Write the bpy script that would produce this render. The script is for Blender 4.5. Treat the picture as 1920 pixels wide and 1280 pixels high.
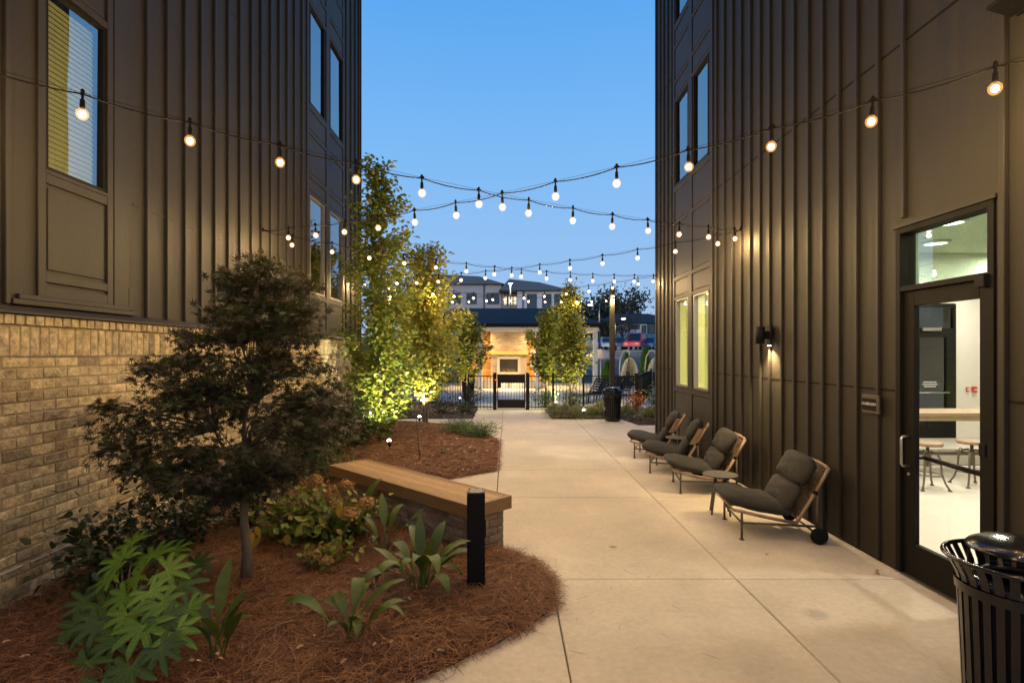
import bpy, math, random
import numpy as np
from mathutils import Vector, Matrix

random.seed(7)
RNG = np.random.default_rng(7)
R = math.radians
for o in list(bpy.data.objects):
    bpy.data.objects.remove(o)
scene = bpy.context.scene
COL = scene.collection

# ------------------------------------------------------------------ camera
CAM_H = 1.9
cam_data = bpy.data.cameras.new('camera')
cam_data.sensor_width = 36.0
cam_data.lens = 18.94
cam_data.shift_x = 9 / 1920
cam_data.shift_y = 22 / 1920
cam_data.clip_start = 0.05
cam_data.clip_end = 900
cam = bpy.data.objects.new('camera', cam_data)
cam.location = (0, 0, CAM_H)
cam.rotation_euler = (R(90), 0, 0)
COL.objects.link(cam)
scene.camera = cam

# ------------------------------------------------------------------ dusk sky
world = bpy.data.worlds.new('World')
scene.world = world
world.use_nodes = True
wn, wl = world.node_tree.nodes, world.node_tree.links
wn.clear()
w_out = wn.new('ShaderNodeOutputWorld')
w_bg = wn.new('ShaderNodeBackground')
w_bg.inputs['Strength'].default_value = 1.0
w_tc = wn.new('ShaderNodeTexCoord')
w_sep = wn.new('ShaderNodeSeparateXYZ')
w_ramp = wn.new('ShaderNodeValToRGB')
wl.new(w_tc.outputs['Generated'], w_sep.inputs[0])
wl.new(w_sep.outputs['Z'], w_ramp.inputs[0])
wl.new(w_ramp.outputs[0], w_bg.inputs['Color'])
wl.new(w_bg.outputs[0], w_out.inputs[0])
SKY = [(0.0, (0.42, 0.56, 0.76)), (0.07, (0.38, 0.56, 0.81)), (0.14, (0.32, 0.54, 0.87)), (0.26, (0.255, 0.52, 0.91)), (0.38, (0.19, 0.48, 0.92)),
       (0.56, (0.105, 0.385, 0.87)), (0.8, (0.05, 0.23, 0.66)), (1.0, (0.035, 0.17, 0.52))]
el = w_ramp.color_ramp.elements
el[0].position, el[0].color = 0.0, (*SKY[0][1], 1)
el[1].position, el[1].color = 1.0, (*SKY[-1][1], 1)
for p, c in SKY[1:-1]:
    e = el.new(p)
    e.color = (*c, 1)

# soft last light from the western horizon; it only reaches what stands beyond the two buildings
sun_d = bpy.data.lights.new('sun', 'SUN')
sun_d.energy = 0.8
sun_d.angle = R(12)
sun_d.color = (1.0, 0.84, 0.72)
sun = bpy.data.objects.new('sun', sun_d)
sun.rotation_euler = (R(80), 0, R(-42))
COL.objects.link(sun)

vs = scene.view_settings
vs.view_transform = 'Standard'
vs.look = 'None'
vs.exposure = 0.0
vs.gamma = 1.0
vs.use_curve_mapping = False
scene.render.engine = 'CYCLES'
cy = scene.cycles
cy.use_denoising = True
cy.max_bounces = 7
cy.diffuse_bounces = 4
cy.glossy_bounces = 3
cy.transparent_max_bounces = 12
cy.transmission_bounces = 4
cy.caustics_reflective = False
cy.caustics_refractive = False
cy.sample_clamp_indirect = 4.0
BULB_W = 18.8
WARM = (1.0, 0.655, 0.28)

# ------------------------------------------------------------------ helpers
def inv_of(o):
    m = Matrix.Identity(4)
    while o is not None:
        m = (Matrix.Translation(o.location) @ Matrix.Rotation(o.rotation_euler.z, 4, 'Z')) @ m
        o = o.parent
    return m.inverted()

def thing(name, label, cat, loc=(0, 0, 0), rz=0.0, group=None):
    o = bpy.data.objects.new(name, None)
    o.empty_display_size = 0.1
    COL.objects.link(o)
    o.location = loc
    o.rotation_euler = (0, 0, rz)
    o['label'] = label
    o['category'] = cat
    if group:
        o['group'] = group
    return o

def link(name, mesh, parent=None, label=None, kind=None, loc=None, rot=None, scale=None):
    o = bpy.data.objects.new(name, mesh)
    COL.objects.link(o)
    if parent is not None:
        o.parent = parent
    if label:
        o['label'] = label
    if kind:
        o['kind'] = kind
    if loc is not None:
        o.location = loc
    if rot is not None:
        o.rotation_euler = rot
    if scale is not None:
        o.scale = scale if hasattr(scale, '__len__') else (scale,) * 3
    return o

def copy_tree(o, parent=None, **kw):
    c = o.copy()
    COL.objects.link(c)
    if parent is not None:
        c.parent = parent
    for ch in list(o.children):
        copy_tree(ch, c)
    for k, v in kw.items():
        if k == 'loc':
            c.location = v
        elif k == 'rz':
            c.rotation_euler = (0, 0, v)
        else:
            c[k] = v
    return c

def np_mesh(name, verts, tris, mat, smooth=False):
    """verts (n,3), faces (m,k) with one k."""
    verts = np.asarray(verts, np.float32)
    tris = np.asarray(tris, np.int32)
    k = tris.shape[1]
    me = bpy.data.meshes.new(name)
    me.vertices.add(len(verts))
    me.vertices.foreach_set('co', verts.ravel())
    me.loops.add(tris.size)
    me.loops.foreach_set('vertex_index', tris.ravel())
    me.polygons.add(len(tris))
    me.polygons.foreach_set('loop_start', np.arange(0, tris.size, k, dtype=np.int32))
    me.polygons.foreach_set('loop_total', np.full(len(tris), k, np.int32))
    if smooth:
        me.polygons.foreach_set('use_smooth', np.ones(len(tris), bool))
    me.materials.append(mat)
    me.update(calc_edges=True)
    return me

class MB:
    """collects shapes; build() links them as one mesh object"""
    def __init__(s):
        s.v, s.f, s.sm = [], [], []

    def add(s, verts, faces, smooth=False):
        n = len(s.v)
        s.v.extend([tuple(p) for p in verts])
        for f in faces:
            s.f.append(tuple(i + n for i in f))
            s.sm.append(smooth)
        return s

    def box(s, x0, x1, y0, y1, z0, z1, bev=0.0):
        if x1 < x0: x0, x1 = x1, x0
        if y1 < y0: y0, y1 = y1, y0
        if z1 < z0: z0, z1 = z1, z0
        if bev <= 0:
            vs_ = [(x, y, z) for z in (z0, z1) for y in (y0, y1) for x in (x0, x1)]
            return s.add(vs_, [(0, 2, 3, 1), (4, 5, 7, 6), (0, 1, 5, 4), (2, 6, 7, 3), (0, 4, 6, 2), (1, 3, 7, 5)])
        b = min(bev, (x1 - x0) * .45, (y1 - y0) * .45, (z1 - z0) * .45)
        vv, idx = [], {}
        for xi, X in ((0, x0), (1, x1)):
            for yi, Y in ((0, y0), (1, y1)):
                for zi, Z in ((0, z0), (1, z1)):
                    sx, sy, sz = (1, -1)[xi], (1, -1)[yi], (1, -1)[zi]
                    for ax in range(3):
                        p = [X + sx * b, Y + sy * b, Z + sz * b]
                        p[ax] = (X, Y, Z)[ax]
                        idx[(xi, yi, zi, ax)] = len(vv)
                        vv.append(tuple(p))
        ff = []
        for ax in range(3):
            o1, o2 = [a for a in range(3) if a != ax]
            for sd in (0, 1):
                q = []
                for a, c in ((0, 0), (1, 0), (1, 1), (0, 1)):
                    k = [0, 0, 0]; k[ax] = sd; k[o1] = a; k[o2] = c
                    q.append(idx[(k[0], k[1], k[2], ax)])
                ff.append(q)
            for a in (0, 1):
                for c in (0, 1):
                    k0 = [0, 0, 0]; k1 = [0, 0, 0]
                    k0[ax], k1[ax] = 0, 1
                    k0[o1] = k1[o1] = a; k0[o2] = k1[o2] = c
                    ff.append([idx[(*k0, o1)], idx[(*k1, o1)], idx[(*k1, o2)], idx[(*k0, o2)]])
        for a in (0, 1):
            for c in (0, 1):
                for d in (0, 1):
                    ff.append([idx[(a, c, d, 0)], idx[(a, c, d, 1)], idx[(a, c, d, 2)]])
        return s.add(vv, ff)

    def obox(s, c, half, ex, ey=None, bev=0.0):
        """box centred at c with half sizes, local axes ex, ey (third is the cross product)"""
        ex = Vector(ex).normalized()
        ey = Vector(ey if ey is not None else (0, 0, 1)).normalized()
        ez = ex.cross(ey).normalized()
        ey = ez.cross(ex).normalized()
        t = MB().box(-half[0], half[0], -half[1], half[1], -half[2], half[2], bev)
        c = Vector(c)
        return s.add([c + ex * p[0] + ey * p[1] + ez * p[2] for p in t.v], t.f)

    def tube(s, pts, r, n=8, cap=True, smooth=True):
        pts = [Vector(p) for p in pts]
        rs = r if hasattr(r, '__len__') else [r] * len(pts)
        vv, ff = [], []
        ref = None
        for i, p in enumerate(pts):
            a = pts[max(i - 1, 0)]; b = pts[min(i + 1, len(pts) - 1)]
            d = (b - a)
            d = d.normalized() if d.length > 1e-9 else Vector((0, 0, 1))
            if ref is None:
                ref = Vector((0, 0, 1)) if abs(d.z) < .9 else Vector((1, 0, 0))
            u = d.cross(ref)
            if u.length < 1e-6:
                u = d.cross(Vector((0, 1, 0)))
            u.normalize()
            w = u.cross(d).normalized()
            ref = w
            for k in range(n):
                t = 2 * math.pi * k / n
                vv.append(p + (u * math.cos(t) + w * math.sin(t)) * rs[i])
        for i in range(len(pts) - 1):
            for k in range(n):
                ff.append((i * n + k, i * n + (k + 1) % n, (i + 1) * n + (k + 1) % n, (i + 1) * n + k))
        s.add(vv, ff, smooth)
        if cap:
            m = len(s.v) - len(vv)
            s.f.append(tuple(m + k for k in range(n))[::-1]); s.sm.append(False)
            e = m + (len(pts) - 1) * n
            s.f.append(tuple(e + k for k in range(n))); s.sm.append(False)
        return s

    def lathe(s, prof, c=(0, 0, 0), n=24, smooth=True, a0=0.0, a1=2 * math.pi):
        full = abs(a1 - a0 - 2 * math.pi) < 1e-6
        m = n if full else n + 1
        vv, ff = [], []
        for r_, z_ in prof:
            for k in range(m):
                t = a0 + (a1 - a0) * k / n
                vv.append((c[0] + r_ * math.cos(t), c[1] + r_ * math.sin(t), c[2] + z_))
        for i in range(len(prof) - 1):
            for k in range(n):
                k2 = (k + 1) % m
                ff.append((i * m + k, i * m + k2, (i + 1) * m + k2, (i + 1) * m + k))
        return s.add(vv, ff, smooth)

    def pillow(s, c, hx, hy, hz, ex, ez, e1=.45, e2=.75, nu=28, nv=14, sag=0.0):
        """soft cushion: superquadric, ex = length axis, ez = thickness axis"""
        ex = Vector(ex).normalized(); ez = Vector(ez).normalized(); ey = ez.cross(ex).normalized()
        c = Vector(c)
        def pw(v, e): return math.copysign(abs(v) ** e, v)
        vv, ff = [], []
        for j in range(nv + 1):
            ph = -math.pi / 2 + math.pi * j / nv
            cz = pw(math.cos(ph), e2); sz = pw(math.sin(ph), e2)
            for i in range(nu):
                t = 2 * math.pi * i / nu
                x = cz * pw(math.cos(t), e1); y = cz * pw(math.sin(t), e1)
                edge = max(abs(x), abs(y))
                zz = sz * hz * (1 - .35 * edge ** 4) - sag * (1 - x * x)
                wr = .004 * math.sin(9 * x + 5 * y + c.x * 7) + .003 * math.sin(14 * y - 6 * x)
                vv.append(c + ex * (x * hx) + ey * (y * hy) + ez * (zz + wr))
        for j in range(nv):
            for i in range(nu):
                ff.append((j * nu + i, j * nu + (i + 1) % nu, (j + 1) * nu + (i + 1) % nu, (j + 1) * nu + i))
        return s.add(vv, ff, True)

    def mesh(s, name, mat, world_inv=None):
        me = bpy.data.meshes.new(name)
        v = s.v if world_inv is None else [tuple(world_inv @ Vector(p)) for p in s.v]
        me.from_pydata(v, [], s.f)
        me.polygons.foreach_set('use_smooth', s.sm)
        me.materials.append(mat)
        me.update()
        return me

    def build(s, name, mat, parent=None, world=False, **kw):
        inv = inv_of(parent) if (world and parent is not None) else None
        return link(name, s.mesh(name, mat, inv), parent, **kw)

def P(px, py, Y):
    return Vector(((px - 951) / 1010 * Y, Y, CAM_H - (py - 662) / 1010 * Y))

# ------------------------------------------------------------------ materials
MATS = {}
def mat(name, col=(.5, .5, .5), rough=.6, metal=0.0, ramp=None, noise=0.0, nscale=8.0, stretch=(1, 1, 1),
        bump=0.0, bscale=60.0, spec=.5, transl=0.0, emit=None, estr=0.0, coat=0.0, world_tex=False, rvar=0.0):
    """ramp: colours picked per object and per island; noise: value mottling of the surface"""
    m = bpy.data.materials.new(name)
    MATS[name] = m
    m.use_nodes = True
    nt = m.node_tree; N = nt.nodes; L = nt.links
    b = N['Principled BSDF']
    b.inputs['Roughness'].default_value = rough
    b.inputs['Metallic'].default_value = metal
    b.inputs['Specular IOR Level'].default_value = spec
    b.inputs['Coat Weight'].default_value = coat
    b.inputs['Base Color'].default_value = (*col, 1)
    src = None
    if ramp:
        oi = N.new('ShaderNodeObjectInfo'); ge = N.new('ShaderNodeNewGeometry')
        ad = N.new('ShaderNodeMath'); ad.operation = 'ADD'
        fr = N.new('ShaderNodeMath'); fr.operation = 'FRACT'
        L.new(oi.outputs['Random'], ad.inputs[0]); L.new(ge.outputs['Random Per Island'], ad.inputs[1])
        L.new(ad.outputs[0], fr.inputs[0])
        cr = N.new('ShaderNodeValToRGB')
        cr.color_ramp.interpolation = 'LINEAR'
        e = cr.color_ramp.elements
        k = len(ramp)
        e[0].position, e[0].color = 0, (*ramp[0], 1)
        e[1].position, e[1].color = 1, (*ramp[-1], 1)
        for i in range(1, k - 1):
            q = e.new(i / (k - 1)); q.color = (*ramp[i], 1)
        L.new(fr.outputs[0], cr.inputs[0])
        src = cr.outputs[0]
    tc = N.new('ShaderNodeTexCoord'); mp = N.new('ShaderNodeMapping')
    mp.inputs['Scale'].default_value = stretch
    if world_tex:
        g2 = N.new('ShaderNodeNewGeometry'); L.new(g2.outputs['Position'], mp.inputs[0])
    else:
        L.new(tc.outputs['Object'], mp.inputs[0])
    if noise > 0 or rvar > 0:
        nz = N.new('ShaderNodeTexNoise')
        nz.noise_dimensions = '4D'
        nz.inputs['Scale'].default_value = nscale
        nz.inputs['Detail'].default_value = 6
        nz.inputs['Roughness'].default_value = .65
        L.new(mp.outputs[0], nz.inputs['Vector'])
        if ramp:
            mu = N.new('ShaderNodeMath'); mu.operation = 'MULTIPLY'; mu.inputs[1].default_value = 37.0
            L.new(fr.outputs[0], mu.inputs[0]); L.new(mu.outputs[0], nz.inputs['W'])
        mr = N.new('ShaderNodeMapRange')
        mr.inputs['From Min'].default_value = .3; mr.inputs['From Max'].default_value = .7
        mr.inputs['To Min'].default_value = 1 - noise; mr.inputs['To Max'].default_value = 1 + noise * .8
        L.new(nz.outputs['Fac'], mr.inputs['Value'])
        mx = N.new('ShaderNodeVectorMath'); mx.operation = 'SCALE'
        if src is not None:
            L.new(src, mx.inputs[0])
        else:
            mx.inputs[0].default_value = col
        L.new(mr.outputs[0], mx.inputs['Scale'])
        src = mx.outputs[0]
        if rvar > 0:
            m2 = N.new('ShaderNodeMapRange')
            m2.inputs['From Min'].default_value = .3; m2.inputs['From Max'].default_value = .7
            m2.inputs['To Min'].default_value = rough - rvar; m2.inputs['To Max'].default_value = rough + rvar
            L.new(nz.outputs['Fac'], m2.inputs['Value']); L.new(m2.outputs[0], b.inputs['Roughness'])
    if src is not None:
        L.new(src, b.inputs['Base Color'])
    if bump > 0:
        n2 = N.new('ShaderNodeTexNoise'); n2.inputs['Scale'].default_value = bscale; n2.inputs['Detail'].default_value = 4
        L.new(mp.outputs[0], n2.inputs['Vector'])
        bp = N.new('ShaderNodeBump'); bp.inputs['Strength'].default_value = bump; bp.inputs['Distance'].default_value = .01
        L.new(n2.outputs['Fac'], bp.inputs['Height']); L.new(bp.outputs[0], b.inputs['Normal'])
    if emit is not None:
        b.inputs['Emission Color'].default_value = (*emit, 1)
        b.inputs['Emission Strength'].default_value = estr
    if transl > 0:
        t = N.new('ShaderNodeBsdfTranslucent'); mxs = N.new('ShaderNodeMixShader')
        mxs.inputs[0].default_value = transl
        if src is not None: L.new(src, t.inputs['Color'])
        else: t.inputs['Color'].default_value = (*col, 1)
        L.new(b.outputs[0], mxs.inputs[1]); L.new(t.outputs[0], mxs.inputs[2])
        L.new(mxs.outputs[0], N['Material Output'].inputs['Surface'])
    return m

def glass_mat(name, ior=1.7, tint=(1, 1, 1), wob=0.0, coat=0.0):
    m = bpy.data.materials.new(name); m.use_nodes = True
    nt = m.node_tree; N = nt.nodes; L = nt.links
    N.remove(N['Principled BSDF'])
    tr = N.new('ShaderNodeBsdfTransparent'); tr.inputs['Color'].default_value = (*tint, 1)
    gl = N.new('ShaderNodeBsdfGlossy'); gl.inputs['Roughness'].default_value = 0.0
    fr = N.new('ShaderNodeFresnel'); fr.inputs['IOR'].default_value = ior
    mx = N.new('ShaderNodeMixShader')
    if wob > 0:
        tc = N.new('ShaderNodeTexCoord'); nz = N.new('ShaderNodeTexNoise'); nz.inputs['Scale'].default_value = .8
        bp = N.new('ShaderNodeBump'); bp.inputs['Strength'].default_value = wob; bp.inputs['Distance'].default_value = .02
        L.new(tc.outputs['Object'], nz.inputs['Vector']); L.new(nz.outputs['Fac'], bp.inputs['Height'])
        L.new(bp.outputs[0], gl.inputs['Normal'])
    ge = N.new('ShaderNodeNewGeometry'); iv = N.new('ShaderNodeMath'); iv.operation = 'SUBTRACT'; iv.inputs[0].default_value = 1.0
    mu = N.new('ShaderNodeMath'); mu.operation = 'MULTIPLY'
    ma = N.new('ShaderNodeMath'); ma.operation = 'MULTIPLY_ADD'; ma.inputs[1].default_value = 1 - coat; ma.inputs[2].default_value = coat
    L.new(fr.outputs[0], ma.inputs[0])
    L.new(ge.outputs['Backfacing'], iv.inputs[1]); L.new(iv.outputs[0], mu.inputs[0]); L.new(ma.outputs[0], mu.inputs[1])
    L.new(mu.outputs[0], mx.inputs[0]); L.new(tr.outputs[0], mx.inputs[1]); L.new(gl.outputs[0], mx.inputs[2])
    L.new(mx.outputs[0], N['Material Output'].inputs['Surface'])
    return m

def emis_mat(name, col, s, sample=True):
    m = bpy.data.materials.new(name); m.use_nodes = True
    nt = m.node_tree; N = nt.nodes; L = nt.links
    N.remove(N['Principled BSDF'])
    e = N.new('ShaderNodeEmission'); e.inputs[0].default_value = (*col, 1); e.inputs[1].default_value = s
    L.new(e.outputs[0], N['Material Output'].inputs['Surface'])
    if not sample:
        m.cycles.emission_sampling = 'NONE'
    return m

SIDING = mat('siding_paint', (.031, .0265, .0205), .6, noise=.22, nscale=2.5, stretch=(1, 5, .3), bump=.3, bscale=40, rvar=.08, spec=.3)
TRIM = mat('trim_paint', (.032, .0275, .0215), .58, noise=.2, nscale=4, stretch=(1, 1, .3), bump=.15, bscale=50, spec=.3)
FRAME = mat('bronze_frame', (.009, .008, .007), .65, spec=.15, noise=.08, nscale=9, rvar=.06)
VINYL = mat('window_frame_tan', (.16, .15, .13), .45)
GLASS = glass_mat('window_glass', 1.9, wob=.05, coat=.38)
DOORGLASS = glass_mat('door_glass', 1.45)
DARKROOM = mat('dark_painted_room', (.02, .02, .022), .9)  # near-black paint stands in for the shade inside unlit rooms
BRICK = mat('handmade_brick', rough=.85, ramp=[(0.542, 0.441, 0.266), (0.463, 0.373, 0.209), (0.61, 0.503, 0.316), (0.384, 0.311, 0.192), (0.52, 0.429, 0.282), (0.249, 0.198, 0.141), (0.565, 0.463, 0.282), (0.429, 0.362, 0.237), (0.305, 0.226, 0.136), (0.542, 0.441, 0.277)],
            noise=.62, nscale=16, bump=.9, bscale=45)
MORTAR = mat('mortar', (.36, .30, .20), .95, noise=.2, nscale=30, bump=.5, bscale=120)
WEEP = mat('white_drip_strip', (.75, .72, .66), .5)
CONCRETE = mat('broom_concrete', (.56, .50, .40), .82, noise=.15, nscale=1.6, bump=.45, bscale=90, world_tex=True, rvar=.08)
SOIL = mat('joint_soil', (.05, .042, .034), .95, noise=.4, nscale=3, bump=.4)
STRAWBASE = mat('pine_straw_base', (.075, .030, .012), .95, noise=.5, nscale=22, bump=1.0, bscale=60, world_tex=True)
STRAW = mat('pine_needles', rough=.7, ramp=[(0.165, 0.0649, 0.0236), (0.283, 0.124, 0.0496), (0.106, 0.0401, 0.0142), (0.401, 0.201, 0.0944), (0.201, 0.0779, 0.0271), (0.0649, 0.0236, 0.00944)])
MULCH = mat('dark_mulch', rough=.95, ramp=[(.035, .022, .015), (.07, .045, .03), (.025, .016, .012), (.10, .07, .05)], noise=.3, nscale=20)
MULCHBASE = mat('dark_mulch_base', (.03, .02, .014), .95, noise=.5, nscale=25, bump=1.0, bscale=50, world_tex=True)
LITTER = mat('dry_leaf', rough=.8, ramp=[(.45, .30, .16), (.36, .20, .09), (.55, .42, .26), (.28, .14, .06)])
BLACK = mat('black_powder_coat', (.007, .007, .008), .6, noise=.1, nscale=30, spec=.15)
GLOSSBLACK = mat('gloss_black_paint', (.006, .006, .007), .2, coat=.2, spec=.35, bump=.05, bscale=200)
CABLE = mat('black_rubber_cable', (.010, .009, .008), .85, spec=.1)
OLIVE = mat('olive_cushion_fabric', (.028, .026, .020), .92, noise=.18, nscale=9, bump=.9, bscale=16)
TEAK = mat('pale_teak', (.28, .19, .12), .55, noise=.25, nscale=14, stretch=(1, 1, .2))
BRONZE = mat('chair_frame_bronze', (.075, .062, .045), .45)
ROPE = mat('woven_rope', (.23, .155, .095), .85, noise=.2, nscale=90)
TABLETOP = mat('side_table_top', (.085, .08, .066), .5, noise=.1, nscale=20)
BENCHWOOD = mat('weathered_bench_wood', (.31, .20, .095), .7, ramp=[(0.413, 0.269, 0.125), (0.338, 0.219, 0.106), (0.475, 0.319, 0.156), (0.375, 0.237, 0.112)], noise=.3, nscale=5, stretch=(1, 14, 14), bump=.5, bscale=30)
FASCIA = mat('bench_fascia_wood', (.25, .15, .065), .6, noise=.3, nscale=4, stretch=(1, 10, 10), bump=.4, bscale=25)
BENCHBRICK = mat('bench_brick', rough=.88, ramp=[(.30, .235, .17), (.22, .165, .12), (.36, .29, .22), (.17, .12, .09), (.32, .26, .20), (.26, .18, .13)], noise=.4, nscale=10, bump=.7, bscale=60)
MAPLELEAF = mat('maple_leaves', rough=.62, ramp=[(0.033, 0.0484, 0.0132), (0.0638, 0.0462, 0.0242), (0.0462, 0.066, 0.0176), (0.0825, 0.0462, 0.0286), (0.0264, 0.0396, 0.011), (0.0682, 0.088, 0.022), (0.044, 0.033, 0.0187)], transl=.18)
BARK = mat('grey_bark', (.13, .10, .075), .9, noise=.35, nscale=18, stretch=(1, 1, .3), bump=.7, bscale=50)
TREEGREEN = mat('hornbeam_leaves', rough=.55, ramp=[(0.132, 0.187, 0.0242), (0.176, 0.22, 0.033), (0.088, 0.132, 0.0198), (0.242, 0.242, 0.0385), (0.132, 0.198, 0.0264), (0.099, 0.154, 0.022), (0.33, 0.264, 0.044)], transl=.38)
TREEGOLD = mat('turning_leaves', rough=.55, ramp=[(.24, .26, .04), (.17, .23, .035), (.32, .27, .045), (.28, .28, .045), (.14, .20, .03), (.36, .27, .05)], transl=.38)
TREEOLIVE = mat('oak_leaves', rough=.55, ramp=[(.14, .19, .035), (.19, .21, .04), (.11, .16, .03), (.26, .22, .05), (.14, .20, .035)], transl=.35)
SHRUBDARK = mat('dark_shrub_leaves', rough=.42, ramp=[(.020, .036, .010), (.030, .050, .014), (.045, .060, .018), (.016, .028, .009)], transl=.12)
SHRUBGREEN = mat('green_shrub_leaves', rough=.5, ramp=[(.07, .12, .02), (.10, .15, .03), (.05, .09, .018)], transl=.25)
FATSIA = mat('glossy_palmate_leaf', rough=.48, ramp=[(.12, .23, .018), (.09, .185, .016), (.16, .28, .024), (.105, .21, .018)], noise=.18, nscale=12, bump=.2, bscale=30, transl=.18)
FATSIADARK = mat('glossy_palmate_leaf_dark', rough=.6, ramp=[(.048, .095, .016), (.060, .115, .018), (.040, .08, .014)], noise=.18, nscale=12, bump=.2, bscale=30, transl=.12)  # darker leaf tone, used mostly low on the plant
BLADE = mat('broad_blade_leaf', rough=.55, ramp=[(0.06, 0.116, 0.0112), (0.04, 0.08, 0.0096), (0.104, 0.144, 0.0176), (0.0288, 0.056, 0.0096)], noise=.22, nscale=6, stretch=(8, 1, 1), transl=.2)
HYDLEAF = mat('hydrangea_leaves', rough=.55, ramp=[(0.163, 0.225, 0.0312), (0.225, 0.275, 0.0438), (0.125, 0.175, 0.0275), (0.35, 0.3, 0.05), (0.15, 0.213, 0.0312)], transl=.3)
HYDFLOWER = mat('faded_flower_petals', rough=.8, ramp=[(.42, .24, .075), (.33, .17, .055), (.50, .31, .12), (.27, .13, .05)], transl=.2)
YELLOWLEAF = mat('yellow_leaves', rough=.6, ramp=[(.42, .30, .04), (.36, .22, .03)], transl=.3)
ORANGELEAF = mat('orange_shrub_leaves', rough=.6, ramp=[(.40, .13, .025), (.30, .09, .02), (.46, .2, .04)], transl=.3)
GRASSY = mat('blue_grey_grass', rough=.7, ramp=[(.24, .25, .12), (.30, .30, .15), (.18, .20, .09)], transl=.2)
JUNIPER = mat('juniper_sprays', rough=.6, ramp=[(.06, .12, .03), (.08, .15, .04), (.045, .09, .024)], transl=.15)
ROCK = mat('brown_rock', (.20, .14, .085), .95, noise=.35, nscale=9, bump=.8, bscale=20)
STEEL = mat('satin_steel', (.45, .43, .40), .3, metal=.9)
WHITEWALL = mat('white_room_paint', (.72, .70, .64), .8)
CHARTREUSE = mat('chartreuse_room_paint', (.55, .58, .20), .8)
ROOMFLOOR = mat('pale_room_floor', (.60, .57, .49), .35, noise=.06, nscale=2)
CEILING = mat('room_ceiling', (.62, .64, .58), .9)
RED = mat('alarm_red', (.55, .05, .03), .4)
LIGHTGREY = mat('light_grey_plastic', (.6, .6, .58), .5)
TABLEWOOD = mat('room_table_wood', (.30, .22, .13), .5, noise=.2, nscale=5, stretch=(1, 8, 8))
IRON = mat('stool_iron', (.12, .10, .075), .5, metal=.4)
WOODWALL = mat('cedar_boards', rough=.55, ramp=[(.52, .23, .05), (.60, .29, .07), (.42, .18, .04), (.56, .26, .06)], noise=.2, nscale=3, stretch=(1, 1, 8))
WHITEPAINT = mat('white_post_paint', (.72, .70, .66), .5)
SHINGLE = mat('black_shingles', (.016, .018, .020), .85, noise=.3, nscale=12, bump=.5, bscale=40)
SHINGLEB = mat('brown_grey_shingles', (.21, .15, .105), .9, noise=.25, nscale=3)
FARWHITE = mat('far_white_siding', (.88, .80, .74), .8, noise=.06, nscale=1)
FARGREY = mat('far_grey_siding', (.60, .52, .48), .8, noise=.06, nscale=1)
FARBLUE = mat('far_blue_siding', (.22, .33, .36), .8, noise=.08, nscale=1)
FARGLASS = mat('far_window_glass', (.05, .06, .07), .08, spec=.8)
FARTRIM = mat('far_dark_trim', (.07, .065, .065), .6)
ASPHALT = mat('asphalt', (.05, .05, .052), .85, noise=.2, nscale=.6, bump=.2, bscale=80, world_tex=True)
LAWN = mat('far_lawn', (.05, .065, .025), .95, noise=.3, nscale=.5, world_tex=True)  # dark green base with random mottling
FARTREE = mat('far_tree_leaves', rough=.8, ramp=[(.06, .06, .03), (.09, .07, .04), (.07, .07, .035)], transl=.1)
CYPRESS = mat('cypress_leaves', rough=.6, ramp=[(.12, .32, .04), (.09, .24, .03), (.15, .38, .05)], transl=.2)
WICKER = mat('pale_wicker', (.55, .48, .34), .6)
CUSHDARK = mat('charcoal_cushion', (.05, .05, .05), .9)
CANVAS = mat('grey_canvas', (.30, .29, .32), .85)
TYRE = mat('tyre_rubber', (.012, .012, .012), .8)
CARGLASS = mat('car_glass', (.015, .017, .02), .08, spec=.8)
HEARTH = mat('hearth_stone', (.36, .31, .25), .8)
WHITEEDGE = mat('white_edge', (.7, .68, .62), .6)
FIREBRICK = mat('fireplace_brick', rough=.85, ramp=[(.40, .30, .19), (.33, .245, .15), (.45, .345, .23), (.25, .18, .115)], noise=.15, nscale=6)
POLEWOOD = mat('dark_pole', (.028, .021, .015), .7, noise=.2, nscale=8)
SLATBLIND = mat('glowing_blind_slats', (.50, .50, .30), .7, emit=(.50, .47, .05), estr=.20)  # faint slat glow stands in for room light behind the blind
def shell_mat():
    m = bpy.data.materials.new('bulb_halo_shell'); m.use_nodes = True
    nt = m.node_tree; N = nt.nodes; L = nt.links
    N.remove(N['Principled BSDF'])
    tr = N.new('ShaderNodeBsdfTransparent'); tr.inputs['Color'].default_value = (1, .95, .84, 1)
    em = N.new('ShaderNodeEmission'); em.inputs[0].default_value = (1, .52, .14, 1); em.inputs[1].default_value = .42  # weak orange emission paints a glare halo round the core
    ad = N.new('ShaderNodeAddShader')
    L.new(tr.outputs[0], ad.inputs[0]); L.new(em.outputs[0], ad.inputs[1]); L.new(ad.outputs[0], N['Material Output'].inputs['Surface'])
    m.cycles.emission_sampling = 'NONE'
    return m
BULBGLOW = shell_mat()
FILAMENT = emis_mat('filament_glow', (1.0, .80, .50), 30.0, sample=False)
LAMPGLOW = emis_mat('lamp_glow', (1.0, .86, .62), 22.0, sample=False)
WHITEGLOW = emis_mat('led_glow', (.88, 1.0, .96), 22.0, sample=False)
ROOMGLOW = emis_mat('room_lamp_glow', (1.0, .95, .8), 8.0, sample=False)

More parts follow.
